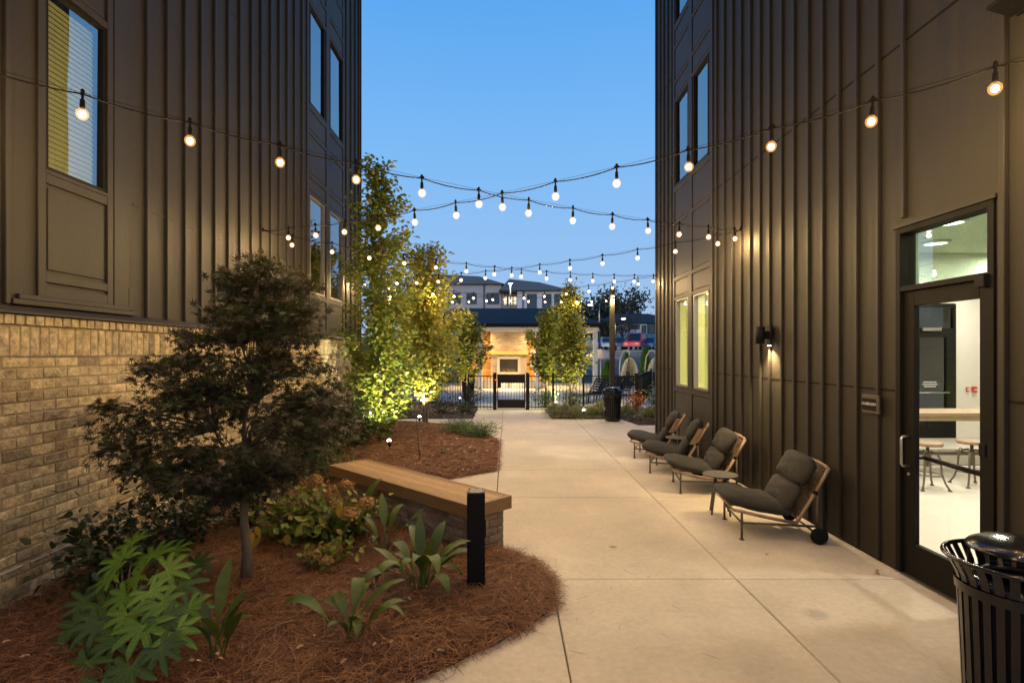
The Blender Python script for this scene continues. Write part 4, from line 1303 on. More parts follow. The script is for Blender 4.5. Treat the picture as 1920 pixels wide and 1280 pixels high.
# ------------------------------------------------------------------ leaves and plants
def tmpl_maple():
    ang = [-135, -85, -42, 0, 42, 85, 135]; ln = [.45, .72, .92, 1.0, .92, .72, .45]
    V = [(0, 0, 0)]; F = []
    tips, notch = [], []
    for i, (a, l) in enumerate(zip(ang, ln)):
        t = R(a); V.append((l * math.cos(t), l * math.sin(t), -.10 * l * l)); tips.append(len(V) - 1)
    for i in range(8):
        a = -160 if i == 0 else (160 if i == 7 else (ang[i - 1] + ang[i]) / 2)
        t = R(a); V.append((.24 * math.cos(t), .24 * math.sin(t), .03)); notch.append(len(V) - 1)
    for i in range(7):
        F.append((notch[i], tips[i], notch[i + 1])); F.append((0, notch[i], notch[i + 1]))
    return np.array(V, float), np.array(F)
def tmpl_oval(w=.32, fold=.08):
    V = [(0, 0, 0), (.35, -w, fold), (.35, w, fold), (.75, -w * .75, fold * .4), (.75, w * .75, fold * .4), (1.08, 0, -.08), (.4, 0, -.02)]
    F = [(0, 1, 6), (0, 6, 2), (1, 3, 6), (2, 6, 4), (3, 5, 6), (4, 6, 5)]
    return np.array(V, float), np.array(F)
def tmpl_needle():
    V = [(0, -.04, 0), (0, .04, 0), (1, 0, .05), (.5, 0, .09)]
    return np.array(V, float), np.array([(0, 3, 1), (0, 2, 3), (1, 3, 2)])
MAPLE_T, OVAL_T, LANCE_T, NEEDLE_T = tmpl_maple(), tmpl_oval(), tmpl_oval(.2, .06), tmpl_needle()

def scatter(name, T, pos, tip, up, size, m, parent, kind='stuff', rng=RNG, spread=.45, **kw):
    """pos (n,3) in the parent's frame; tip = direction the leaf points, up = leaf normal; both get noise"""
    pos = np.asarray(pos, float); n = len(pos)
    tip = np.broadcast_to(np.asarray(tip, float), (n, 3)) + rng.normal(0, spread, (n, 3))
    up = np.broadcast_to(np.asarray(up, float), (n, 3)) + rng.normal(0, spread, (n, 3))
    tip = tip / (np.linalg.norm(tip, axis=1, keepdims=True) + 1e-9)
    b = np.cross(up, tip); b /= (np.linalg.norm(b, axis=1, keepdims=True) + 1e-9)
    u = np.cross(tip, b)
    s = np.broadcast_to(np.asarray(size, float), (n,)) * rng.uniform(.65, 1.2, n)
    TV, TF = T
    V = pos[:, None, :] + s[:, None, None] * (TV[None, :, 0:1] * tip[:, None] + TV[None, :, 1:2] * b[:, None] + TV[None, :, 2:3] * u[:, None])
    F = (TF[None] + (np.arange(n) * len(TV))[:, None, None]).reshape(-1, 3)
    return link(name, np_mesh(name, V.reshape(-1, 3), F, m), parent, kind=kind, **kw)

def bend(a, b, k=5, amp=.04, rnd=random):
    a, b = Vector(a), Vector(b)
    off = Vector((rnd.uniform(-1, 1), rnd.uniform(-1, 1), rnd.uniform(-.4, .8))) * amp
    return [a.lerp(b, i / k) + off * math.sin(math.pi * i / k) + Vector((rnd.uniform(-1, 1), rnd.uniform(-1, 1), 0)) * amp * .2 for i in range(k + 1)]

# ---- the maple
def maple():
    bx, by = -2.10, 4.33
    t = thing('maple_tree', 'dark bronze leaved maple with thin grey trunk in the near bed', 'tree', (bx, by, .05))
    S = .00429
    def c(px, py): return ((px - 462) * S, CAM_H - (py - 662) * S - .05)
    pads = [(500, 500, 60), (470, 545, 70), (520, 600, 70), (455, 520, 55), (545, 540, 60), (495, 560, 90), (560, 590, 55), (430, 585, 55), (480, 625, 100), (545, 640, 75), (400, 650, 75), (350, 672, 70), (560, 690, 80),
            (470, 690, 110), (385, 715, 90), (300, 700, 65), (500, 745, 110), (315, 760, 80), (250, 790, 70), (390, 775, 100), (590, 740, 70), (610, 768, 45), (638, 800, 36), (545, 800, 80),
            (240, 835, 65), (330, 830, 95), (430, 835, 110), (505, 860, 70), (290, 880, 70), (370, 885, 80), (580, 825, 50), (450, 905, 60), (215, 770, 35), (570, 862, 35), (480, 905, 60), (540, 885, 42), (400, 920, 50), (330, 905, 50), (255, 870, 45), (510, 820, 70), (420, 870, 80)]
    m = MB()
    def W(x, z, y=0): return Vector((x, y, z))
    tr = [W(0, -.06), W(.01, .25), W(-.02, .5, .01), W(-.01, .72), W(.0, .9, .0)]
    m.tube(tr, [.052, .036, .031, .030, .030], 10)
    m.tube(bend((0, 0, .88), (.06, .03, 1.7), 6, .05), [.028, .024, .02, .016, .013, .010, .007], 8)
    m.tube(bend((.02, 0, .85), (-.25, -.1, 1.35), 5, .05), [.02, .017, .014, .011, .009, .006], 7)
    pos, tip = [], []
    rr = random.Random(3)
    hub = [Vector((0, 0, .8)), Vector((.02, .0, 1.1)), Vector((.05, .02, 1.45)), Vector((-.2, -.08, 1.25))]
    for (px, py, rp) in pads:
        x, z = c(px, py)
        r_ = rp * S
        for k in range(3):
            yy = rr.uniform(-1, 1) * max(.12, .50 * math.sqrt(max(.05, 1 - ((z - 1.05) / 1.6) ** 2)) - .1) * (1.0 if z < 1.5 else .55)
            kp = (by + yy) / by
            cx = (x + bx + rr.uniform(-.12, .12) * r_) * kp - bx; cz = (z + .05 - CAM_H + rr.uniform(-.25, .25) * r_) * kp + CAM_H - .05
            h = min(hub, key=lambda q: (q - Vector((cx, yy, cz - .4))).length)
            end = Vector((cx, yy, cz))
            m.tube(bend(h, end, 5, .06, rr), [.009, .0075, .006, .005, .004, .003], 5)
            n = int(92 * (r_ / .35) ** 1.3) + 22
            for q in range(5):
                a = rr.uniform(0, 6.28); e2 = end + Vector((math.cos(a) * r_ * .8, math.sin(a) * r_ * .7, rr.uniform(-.05, .04)))
                m.tube([end, (end + e2) / 2 + Vector((0, 0, .02)), e2], .0025, 4)
                for i in range(n // 5):
                    f = rr.random() ** .6
                    p = end.lerp(e2, f) + Vector((rr.gauss(0, .05), rr.gauss(0, .05), rr.gauss(0, .035)))
                    pos.append(p); tip.append(((p - h).normalized() + Vector((0, 0, -.5))))
    m.build('trunk', BARK, t)
    scatter('crown', MAPLE_T, np.array([tuple(p) for p in pos]), np.array([tuple(p) for p in tip]), (0, 0, 1), .058, MAPLELEAF, t, spread=.45)
maple()

# ---- columnar trees lit from below
def columnar(label, x, y, h, rad, n, size, m, trunks=1, low=.45, seed=1, lean=0, name='columnar_tree', T=OVAL_T, base_r=.035, prof=None):
    rr = random.Random(seed); rn = np.random.default_rng(seed)
    t = thing(name, label, 'tree', (x, y, ground_z(x, y) - .02))
    mb_ = MB()
    pos, tip = [], []
    for s in range(trunks):
        a = rr.uniform(0, 6.28)
        top = Vector((lean + math.cos(a) * .12 * (trunks > 1), math.sin(a) * .1 * (trunks > 1), h * rr.uniform(.9, .97) if s else h * .97))
        st = Vector((math.cos(a) * .05 * (trunks > 1), math.sin(a) * .05 * (trunks > 1), -.05))
        tr = bend(st, top, 10, .07, rr)
        rs = [base_r * (1 - .88 * i / 10) for i in range(11)]
        mb_.tube(tr, rs, 8)
        nb = int(46 * h / 5 / (trunks ** .5))
        for k in range(nb):
            f = low / h + (1 - low / h) * (k + rr.random()) / nb
            i = min(int(f * 10), 9); q = tr[i].lerp(tr[i + 1], f * 10 - i)
            a = k * 2.4 + rr.uniform(-.5, .5)
            w = (prof or (lambda u: (math.sin(math.pi * min(1, u * .9 + .16)) ** .7) * (1 - .35 * u)))(f)
            L_ = rad * w * rr.uniform(.7, 1.1)
            up = L_ * rr.uniform(.9, 1.7)
            up = min(up, h * 1.02 - q.z)
            e = q + Vector((math.cos(a) * L_, math.sin(a) * L_, max(up, .05)))
            br = bend(q, e, 4, .05, rr)
            mb_.tube(br, [.010, .008, .006, .004, .0025], 5)
            pos.append((q, e)); tip.append(math.hypot(L_, up))
    wsum = sum(tip); P_, T_ = [], []
    for (q, e), w in zip(pos, tip):
        cnt = int(n * w / wsum)
        tuft = [rr.random() for _ in range(4)]
        for i in range(cnt):
            f = min(1.05, max(.1, rr.choice(tuft) + rr.gauss(0, .12)))
            p = q.lerp(e, f)
            sp = .05 + .07 * f
            p = p + Vector((rr.gauss(0, sp), rr.gauss(0, sp), rr.gauss(0, sp)))
            d = Vector((p.x, p.y, 0))
            d = d.normalized() if d.length > .01 else Vector((1, 0, 0))
            P_.append(tuple(p)); T_.append(tuple(d + Vector((0, 0, rr.uniform(-.5, .6)))))
    mb_.build('trunk', BARK, t)
    scatter('crown', T, np.array(P_), np.array(T_), (0, 0, 1), size, m, t, spread=.55, rng=rn)
    return t
columnar('tallest slim green tree with dark top, uplit, directly behind the bench', -2.63, 11.1, 5.75, .70, 9400, .105, TREEGREEN, 1, .18, 11,
         prof=lambda u: (1.15 if u < .45 else 1.15 - (u - .45) * 1.6))
columnar('brightly uplit golden tree with pale clustered stems at the tip of the straw bed', -2.2, 14.55, 4.75, .90, 8400, .12, TREEGOLD, 3, .55, 12,
         prof=lambda u: (1.0 if u < .55 else 1.0 - (u - .55) * 1.5))
columnar('smaller olive and orange tree behind the fence left of the pavilion post', -1.55, 20.6, 3.7, .85, 4800, .12, TREEOLIVE, 1, .8, 13)
columnar('amber lit tree beyond the fence between the golden tree and the pavilion', -3.1, 19.6, 4.2, 1.0, 5600, .13, TREEGOLD, 2, .5, 14)
columnar('slim oak right of the gate rising highest above the pavilion roof', 1.98, 16.6, 4.35, .66, 7000, .10, TREEOLIVE, 1, .9, 15)
columnar('second slim oak beyond the fence, left of the taller one', 1.42, 19.4, 3.75, .7, 5500, .115, TREEGREEN, 1, .8, 16)
columnar('thin pale sapling among shrubs left of the tallest slim tree', -3.15, 12.9, 3.3, .5, 2000, .07, TREEGREEN, 1, .4, 17)

# stake and brace wire of the golden tree
tw = thing('tree_stake', 'thin slanting tree guy rod stuck in the straw behind the bench', 'stake', (-1.5, 9.3, 0))
MB().tube([(-.85, 4.2, .95), (0, .0, .02)], .008, 6).build('rod', POLEWOOD, tw)
MB().tube([(0, 0, -.02), (-.02, .1, .22)], .012, 6).build('peg', POLEWOOD, tw)

def uplight(x, y, target, watts, label, ang=75, col=(1, .82, .42), name='garden_uplight', size=.03):
    z = ground_z(x, y)
    t = thing(name, label, 'garden light', (x, y, z), group='garden uplights')
    MB().tube([(0, 0, -.06), (0, 0, .10)], .008, 6).build('stake', BLACK, t)
    v = (Vector(target) - Vector((x, y, z + .13))).normalized()
    c = Vector((0, 0, .13))
    side = v.cross(Vector((0, 0, 1))).normalized()
    MB().tube([c - v * .05, c + v * .045], [.030, .034], 14).build('lamp_body', BLACK, t)
    MB().lathe([(0, -.04), (.028, -.028), (.04, 0), (.028, .028), (0, .04)], c=tuple(c + v * .052), n=12).build('lens', LAMPGLOW, t)
    spot(t, c + v * .10, c + v * 3, watts, col, ang, .7, .03)
uplight(-2.22, 10.15, (-2.6, 11.1, 1.6), 750, 'bright white uplight at the foot of the tallest slim tree', 85, (1, .90, .55))
uplight(-2.28, 14.0, (-2.35, 14.6, 1.6), 900, 'uplight buried in the golden tree stems', 85)
uplight(-3.0, 18.9, (-3.1, 19.7, 2.2), 700, 'uplight under the amber tree beyond the fence', 85, (1, .75, .35))
uplight(-1.75, 19.9, (-1.5, 20.7, 2.2), 350, 'uplight under the small olive tree behind the fence', 80)
uplight(1.72, 18.9, (1.45, 19.5, 2.5), 450, 'uplight glowing through the fence right of the gate', 90)
uplight(2.25, 15.8, (2.0, 16.6, 2.2), 420, 'uplight hidden in the grasses under the slim oak', 80)

# ---- shrubs
def shrub(label, x, y, rx, ry, h, n, size, m, T=OVAL_T, name='leafy_shrub', seed=0, stems=9, flat=.0, extra=None, spread=.5, z0=None):
    rn = np.random.default_rng(seed + 100); rr = random.Random(seed + 100)
    gz = ground_z(x, y) if z0 is None else z0
    t = thing(name, label, 'shrub', (x, y, gz - .02))
    mb_ = MB(); pos, tip = [], []
    for k in range(stems):
        a = rr.uniform(0, 6.28); f = rr.uniform(.3, 1)
        e = Vector((math.cos(a) * rx * f, math.sin(a) * ry * f, h * rr.uniform(.6, 1) * math.sqrt(1 - .55 * f * f)))
        br = bend((rr.uniform(-.04, .04), rr.uniform(-.04, .04), -.03), e, 4, .05, rr)
        mb_.tube(br, [.007, .006, .005, .004, .003], 5)
        for i in range(n // stems):
            f2 = rr.random() ** .55
            i4 = min(int(f2 * 4), 3); p = br[i4].lerp(br[i4 + 1], f2 * 4 - i4)
            s_ = .30 * f2 + .08
            q = p + Vector((rr.gauss(0, rx * s_), rr.gauss(0, ry * s_), rr.gauss(0, h * s_ * .5)))
            q.z = max(q.z, .04)
            pos.append(tuple(q)); tip.append((q.x / rx, q.y / ry, .35 + flat))
    mb_.build('stem', BARK, t)
    scatter('foliage', T, np.array(pos), np.array(tip), (0, 0, 1), size, m, t, spread=spread, rng=rn)
    return t
shrub('dark glossy shrub against the brick wall behind the palmate leaved plant', -3.15, 4.35, .42, .40, .62, 700, .07, SHRUBDARK, seed=1)
shrub('dark glossy shrub against the brick wall left of the maple trunk', -3.05, 5.1, .40, .42, .66, 700, .07, SHRUBDARK, seed=2)
shrub('low dark shrub directly behind the maple trunk', -2.75, 5.7, .45, .40, .6, 620, .065, SHRUBDARK, seed=3)
shrub('open upright shrub with whorled dark leaves beside the white drip strip', -3.2, 5.75, .22, .22, 1.0, 240, .08, SHRUBDARK, LANCE_T, seed=4, stems=5)
shrub('dark purple shrub behind the maple crown close to the bench far end', -2.9, 8.2, .6, .55, 1.45, 1900, .055, MAPLELEAF, MAPLE_T, seed=5, stems=16)
shrub('tall dark bush below the tallest slim tree by the brick wall', -3.1, 9.7, .5, .5, 1.25, 1500, .06, SHRUBDARK, seed=6, stems=14)
shrub('dense dark bush in shade beside the uplight behind the bench', -2.9, 10.7, .45, .5, .95, 1200, .06, SHRUBDARK, seed=7, stems=12)
shrub('bright yellow green bush peeping over the far end of the bench', -2.45, 7.75, .28, .28, .55, 420, .07, SHRUBGREEN, LANCE_T, seed=8)
shrub('mixed green shrub by the wall far behind the tallest slim tree', -3.1, 12.2, .45, .6, 1.1, 1200, .07, SHRUBGREEN, seed=9, stems=12)
shrub('dark clipped shrub in the mulch left of the gate', -2.0, 16.6, .5, .45, .6, 800, .05, SHRUBDARK, seed=10)
shrub('dark shrub at the left end of the mulch by the fence', -3.4, 16.9, .6, .45, .7, 800, .06, SHRUBDARK, seed=11)
shrub('low dark groundcover shrub at the gate side of the mulch', -1.35, 16.9, .28, .5, .35, 500, .045, SHRUBDARK, seed=12)
shrub('orange autumn shrub between the litter bin and the building corner', 3.95, 16.6, .32, .32, .75, 560, .06, ORANGELEAF, seed=13)
shrub('loose green shrub in front of the building corner', 4.35, 15.9, .36, .36, .85, 800, .06, SHRUBGREEN, seed=14)
shrub('big green shrub half hidden by the right building corner', 4.5, 14.9, .35, .35, .75, 800, .05, SHRUBGREEN, seed=15)
shrub('dark green shrub behind the fence right of the gate', 1.3, 19.0, .45, .4, .75, 700, .07, SHRUBGREEN, seed=16)
shrub('leafy shrub behind the fence under the slim oaks', 2.3, 19.0, .4, .4, .7, 600, .07, SHRUBGREEN, seed=17)
shrub('dark shrub in a pot corner left of the gate inside the fence', -1.3, 19.4, .4, .4, .8, 600, .07, SHRUBDARK, seed=18)
for i, (x, y) in enumerate(((-.95 - .15, 12.35), (-.62, 11.75))):
    shrub(('low juniper spreading at the far edge of the straw bed', 'low juniper spreading at the paved corner of the straw bed')[i], x, y, .40, .30, .34, 1500, .10, JUNIPER, NEEDLE_T, 'juniper', 30 + i, 14, spread=.35)
shrub('tiny green weed in the straw behind the bench', -1.15, 9.7, .07, .07, .08, 60, .04, JUNIPER, LANCE_T, 'weed', 33, 4)

# ---- tufts of grass
def tuft(label, x, y, r, h, n, m=GRASSY, seed=0):
    rn = np.random.default_rng(seed + 500)
    t = thing('grass_tuft', label, 'grass tuft', (x, y, ground_z(x, y)), group='mounded grasses in the far bed')
    a = rn.uniform(0, 6.28, n); f = rn.random(n) ** .7
    pos = np.stack([np.cos(a) * .5 * r * f, np.sin(a) * .5 * r * f, np.zeros(n)], -1)
    d = np.stack([np.cos(a) * f, np.sin(a) * f, 1.15 - .8 * f], -1)
    d /= np.linalg.norm(d, axis=1, keepdims=True)
    L_ = rn.uniform(.75, 1.1, n) * h
    V = np.zeros((n, 8, 3)); sd = np.stack([-np.sin(a), np.cos(a), np.zeros(n)], -1)
    for j, u in enumerate((0, .4, .75, 1)):
        c = pos + d * (L_ * u)[:, None]
        c[:, 2] -= (u ** 2.4) * L_ * .40 * (f + .2)
        w = .006 * (1 - u * .8)
        V[:, 2 * j] = c - sd * w; V[:, 2 * j + 1] = c + sd * w
    F = (np.array([[0, 1, 3, 2], [2, 3, 5, 4], [4, 5, 7, 6]])[None] + (np.arange(n) * 8)[:, None, None]).reshape(-1, 4)
    link('blades', np_mesh('blades', V.reshape(-1, 3), F, m), t, kind='stuff')
gp = [(1.50, 15.85, 'tuft nearest the gate side corner of the bed'), (1.78, 16.5, 'tuft behind the corner tuft near the gate'), (2.02, 15.80, 'tuft in front of the slim oak trunk'),
      (2.45, 15.85, 'second tuft in front of the slim oak, nearer the bin'), (2.75, 16.5, 'tuft behind the litter bin'), (2.25, 16.9, 'tuft behind the slim oak trunk'),
      (1.5, 17.2, 'tuft against the fence near the gate'), (3.0, 17.3, 'tuft against the fence behind the bin'), (4.02, 15.3, 'tuft between the orange shrub and the mulch edge'), (3.6, 16.2, 'tuft right beside the litter bin under the orange shrub'), (2.72, 15.85, 'tuft touching the left side of the bin')]
for i, (x, y, lab) in enumerate(gp):
    tuft('grey green mounded grass ' + lab, x, y, .3, random.uniform(.34, .44), 800, seed=i)

# ---- broad bladed plants (each blade a part)
def blade_mesh(L_, W_, stalk, droop, seed, m=BLADE):
    """stalk then a lance shaped blade arching over; grows along +x and +z"""
    rr = random.Random(seed)
    V, F = [], []
    n = 9; th = R(80); p = Vector((0, 0, 0)); steps = []
    for i in range(4):
        steps.append((Vector(p), .006, 0)); p = p + Vector((math.cos(th), 0, math.sin(th))) * stalk / 4; th -= droop * .05
    for i in range(n + 1):
        u = i / n
        w = W_ * (math.sin(math.pi * min(1, u * .94 + .05)) ** .8) * (1 - .25 * u) + .002
        steps.append((Vector(p), w, .25 * w)); p = p + Vector((math.cos(th), 0, math.sin(th))) * L_ / n; th -= droop / n * (.6 + 1.2 * u)
    tw = rr.uniform(-.3, .3)
    for k, (q, w, f) in enumerate(steps):
        a = tw * k / len(steps)
        V += [(q.x, q.y - w * math.cos(a), q.z + f + w * math.sin(a)), (q.x, q.y, q.z), (q.x, q.y + w * math.cos(a), q.z + f - w * math.sin(a))]
    for k in range(len(steps) - 1):
        F += [(3 * k, 3 * k + 1, 3 * k + 4, 3 * k + 3), (3 * k + 1, 3 * k + 2, 3 * k + 5, 3 * k + 4)]
    return MB().add(V, F, True).mesh('leaf', m)
BL_V = [blade_mesh(.36, .052, .24, .9, 1), blade_mesh(.32, .046, .22, 1.6, 2), blade_mesh(.40, .050, .26, .5, 3), blade_mesh(.30, .042, .18, 1.2, 4), blade_mesh(.34, .052, .24, 2.1, 5)]
def blades(label, x, y, n, sc, seed, lean=None):
    rr = random.Random(seed)
    t = thing('broad_blade_plant', label, 'plant', (x, y, ground_z(x, y) - .01), group='broad bladed plants in the straw')
    for k in range(n):
        a = k * 2.4 + rr.uniform(-.4, .4) if lean is None else lean + rr.uniform(-1.3, 1.3)
        q = link('leaf', rr.choice(BL_V), t, loc=(rr.uniform(-.05, .05), rr.uniform(-.05, .05), 0), rot=(rr.uniform(-.12, .12), rr.uniform(-.1, .45), a), scale=sc * rr.uniform(.75, 1.15))
blades('large clump of broad arching blades left of the bollard', -.66, 4.15, 22, 1.0, 1)
blades('low clump of drooping blades nearest the viewer in the straw', -1.0, 3.42, 12, .85, 2)
blades('thin clump of upright blades in front of the bench middle', -1.12, 4.95, 9, .95, 3)
blades('small clump of narrow blades beside the palmate leaved plant', -1.72, 3.18, 9, .8, 4)
blades('pair of tall blades standing against the bench fascia', -1.38, 5.25, 5, 1.0, 5)

# ---- palmate leaved plant: every leaf a part
def palm_leaf(seed, m):
    rr = random.Random(seed)
    V = [(0, 0, 0)]; F = []
    nl = 8
    angs = [R(-128 + 256 * i / (nl - 1)) for i in range(nl)]
    rad = [1 - .32 * (abs(a) / R(128)) ** 1.5 for a in angs]
    nots = []
    for i in range(nl + 1):
        if i == 0: a = angs[0] - .22; r_ = .12
        elif i == nl: a = angs[-1] + .22; r_ = .12
        else: a = (angs[i - 1] + angs[i]) / 2; r_ = .33
        V.append((r_ * math.cos(a), r_ * math.sin(a), .03)); nots.append(len(V) - 1)
    for i, (a, l) in enumerate(zip(angs, rad)):
        l *= rr.uniform(.92, 1.06)
        d = Vector((math.cos(a), math.sin(a), 0)); s = Vector((-math.sin(a), math.cos(a), 0))
        b0 = len(V)
        for (u, w, z) in ((.36, 0, -.005), (.60, .112, .05), (.60, 0, -.005), (.60, -.112, .05), (.82, .088, .03), (.82, 0, -.035), (.82, -.088, .03), (1.0, 0, -.09)):
            V.append(tuple(d * (u * l) + s * (w * (.8 + .2 * l)) + Vector((0, 0, z))))
        r0, r1 = nots[i], nots[i + 1]
        F += [(0, r0, b0), (0, b0, r1), (r0, b0 + 3, b0 + 2, b0), (b0, b0 + 2, b0 + 1, r1), (b0 + 3, b0 + 6, b0 + 5, b0 + 2), (b0 + 2, b0 + 5, b0 + 4, b0 + 1), (b0 + 6, b0 + 7, b0 + 5), (b0 + 5, b0 + 7, b0 + 4)]
    return MB().add(V, F, True).mesh('leaf', m)
def fatsia(label, x, y, leaves, seed):
    rr = random.Random(seed)
    gz = ground_z(x, y)
    t = thing('palmate_leaf_plant', label, 'plant', (x, y, gz))
    lm = [palm_leaf(k, FATSIA) for k in range(3)]; ld = [palm_leaf(k + 9, FATSIADARK) for k in range(3)]
    st = MB()
    for (px, py, Y, sz, paler) in leaves:
        c = P(px, py, Y) - Vector((x, y, gz))
        st.tube([(rr.uniform(-.04, .04), rr.uniform(-.04, .04), .0), (c.x * .45, c.y * .45, c.z * .65), (c.x, c.y, c.z)], [.008, .006, .004], 6)
        out = math.atan2(c.y - .15, c.x)
        q = link('leaf', rr.choice(lm if paler else ld), t, loc=c)
        # face upwards, leaning outwards and to the viewer
        v = Vector((math.cos(out), math.sin(out), 0)) * rr.uniform(.1, .5) + Vector((rr.uniform(-.3, .3), -.75, 1))
        rot = v.to_track_quat('Z', 'Y').to_matrix().to_4x4()
        fwd = rot.inverted() @ Vector((math.cos(out), math.sin(out), -.6))
        q.rotation_euler = (rot @ Matrix.Rotation(math.atan2(fwd.y, fwd.x) + rr.uniform(-.4, .4), 4, 'Z')).to_euler()
        q.scale = (sz * 1.22,) * 3
    st.build('stem', BARK, t)
LV = [(285, 1045, 3.75, .17, 1), (228, 1052, 3.7, .15, 1), (262, 1078, 3.55, .16, 1), (312, 1068, 3.6, .15, 1), (238, 1115, 3.45, .15, 1), (280, 1108, 3.4, .14, 1),
      (337, 1095, 3.6, .15, 0), (352, 1140, 3.4, .15, 1), (268, 1172, 3.15, .17, 1), (200, 1140, 3.5, .17, 0), (150, 1175, 3.45, .19, 0), (215, 1195, 3.2, .16, 0),
      (165, 1130, 3.75, .15, 0), (310, 1160, 3.2, .14, 0), (250, 1020, 3.85, .15, 1), (320, 1035, 3.8, .14, 1), (215, 1075, 3.6, .14, 1), (300, 1130, 3.3, .14, 1), (240, 1150, 3.3, .14, 1), (330, 1185, 3.1, .14, 1), (185, 1165, 3.3, .15, 0), (165, 1240, 3.1, .16, 0), (245, 1250, 2.95, .17, 0), (120, 1215, 3.3, .16, 0), (300, 1215, 3.0, .13, 0), (365, 1060, 3.9, .13, 0), (205, 1090, 3.8, .14, 0), (190, 1280, 2.9, .15, 0)]
fatsia('glossy green plant with large palmate leaves in the near corner of the bed', -2.42, 3.4, LV, 4)

# ---- hydrangea
def hydrangea():
    x, y = -1.85, 5.35
    gz = ground_z(x, y)
    t = thing('hydrangea', 'hydrangea with faded tan flower heads and yellow green leaves before the bench', 'shrub', (x, y, gz))
    rr = random.Random(9); rn = np.random.default_rng(9)
    pos, tip = [], []
    st = MB()
    for k in range(46):
        a = rr.uniform(0, 6.28); f = rr.random() ** .5
        e = Vector((math.cos(a) * .78 * f, math.sin(a) * .48 * f, rr.uniform(.25, .52) * (1.15 - .5 * f)))
        br = bend((e.x * .25, e.y * .25, 0), e, 3, .03, rr)
        st.tube(br, [.005, .004, .0035, .003], 5)
        for i in range(22):
            f2 = rr.uniform(.3, 1.05); q = br[0].lerp(br[-1], min(f2, 1)) + Vector((rr.gauss(0, .06), rr.gauss(0, .06), rr.gauss(0, .04)))
            q.z = max(q.z, .04)
            pos.append(tuple(q)); tip.append((rr.uniform(-1, 1), rr.uniform(-1, 1), -.2))
    scatter('foliage', tmpl_oval(.36, .06), np.array(pos), np.array(tip), (0, 0, 1), .085, HYDLEAF, t, rng=rn)
    heads = [(590, 900, 5.5, .085), (648, 912, 5.1, .09), (622, 930, 5.1, .08), (686, 944, 5.0, .085), (655, 965, 4.8, .095), (630, 950, 5.3, .08)]
    for k, (px, py, Y, r_) in enumerate(heads):
        c = P(px, py, Y) - Vector((x, y, gz))
        st.tube([(c.x * .5, c.y * .5, 0), (c.x * .9, c.y * .9, c.z * .6), tuple(c)], [.006, .005, .004], 5)
        n = 230
        v = rn.normal(0, 1, (n, 3)); v[:, 2] = np.abs(v[:, 2]) - .25; v /= np.linalg.norm(v, axis=1, keepdims=True)
        pp = v * r_ * rn.uniform(.75, 1.0, (n, 1)) * np.array([1, 1, .75]) + np.array(tuple(c))
        scatter('flower_head', tmpl_oval(.45, .05), pp, np.cross(v, rn.normal(0, 1, (n, 3))), v, .024, HYDFLOWER, t, kind='stuff', rng=rn, spread=.25)
    st.build('stem', BARK, t)
    yp = np.array([tuple(P(px, py, Y) - Vector((x, y, gz))) for px, py, Y in ((481, 985, 4.6), (489, 1003, 4.6), (476, 1000, 4.65), (638, 946, 4.7), (470, 992, 4.7), (540, 1000, 4.9))])
    scatter('yellow_leaf', tmpl_oval(.36, .06), yp, (0, -.2, -1), (0, -1, .3), .11, YELLOWLEAF, t, kind='stuff', spread=.3, label='large yellowing leaves hanging beside the maple trunk')
    # low second bush with rusty heads
    x, y = -1.62, 4.62; gz = ground_z(x, y)
    t = thing('hydrangea', 'low hydrangea with brown withered heads resting on the straw beside a rock', 'shrub', (x, y, gz))
    st = MB(); pos = []
    for k, (px, py, Y, r_) in enumerate(((590, 1040, 4.55, .075), (627, 1032, 4.7, .07), (612, 1052, 4.5, .06))):
        c = P(px, py, Y) - Vector((x, y, gz)); c.z = max(c.z, .05)
        st.tube([(0, 0, 0), tuple(c * .6 + Vector((0, 0, .03))), tuple(c)], .004, 5)
        n = 200
        v = rn.normal(0, 1, (n, 3)); v[:, 2] = np.abs(v[:, 2]) - .2; v /= np.linalg.norm(v, axis=1, keepdims=True)
        scatter('flower_head', tmpl_oval(.45, .05), v * r_ * rn.uniform(.75, 1, (n, 1)) * np.array([1, 1, .7]) + np.array(tuple(c)), np.cross(v, rn.normal(0, 1, (n, 3))), v, .024, HYDFLOWER, t, kind='stuff', rng=rn, spread=.25)
    for k in range(110):
        a = rr.uniform(0, 6.28); pos.append((math.cos(a) * .3 * rr.random() + .1, math.sin(a) * .2 * rr.random(), rr.uniform(.03, .2)))
    scatter('foliage', tmpl_oval(.36, .06), np.array(pos), (0, 0, .2), (0, 0, 1), .06, HYDLEAF, t, rng=rn, spread=.7)
    st.build('stem', BARK, t)
hydrangea()
rk = MB()
rv, rf = [], []
for j in range(7):
    ph = math.pi * j / 6
    for i in range(10):
        a = 2 * math.pi * i / 10
        k = 1 + .18 * math.sin(i * 2.3 + j * 1.7) + .1 * math.cos(i * 4.1 - j)
        rv.append((.11 * k * math.sin(ph) * math.cos(a), .08 * k * math.sin(ph) * math.sin(a), .06 * math.cos(ph) * k + .035))
for j in range(6):
    for i in range(10):
        rf.append((j * 10 + i, j * 10 + (i + 1) % 10, j * 10 + 10 + (i + 1) % 10, j * 10 + 10 + i))
rt = thing('garden_rock', 'small rough brown rock in the straw below the withered flower heads', 'rock', (*P(588, 1056, 4.75).xy, .06))
rk.add(rv, rf).build('stone', ROCK, rt)
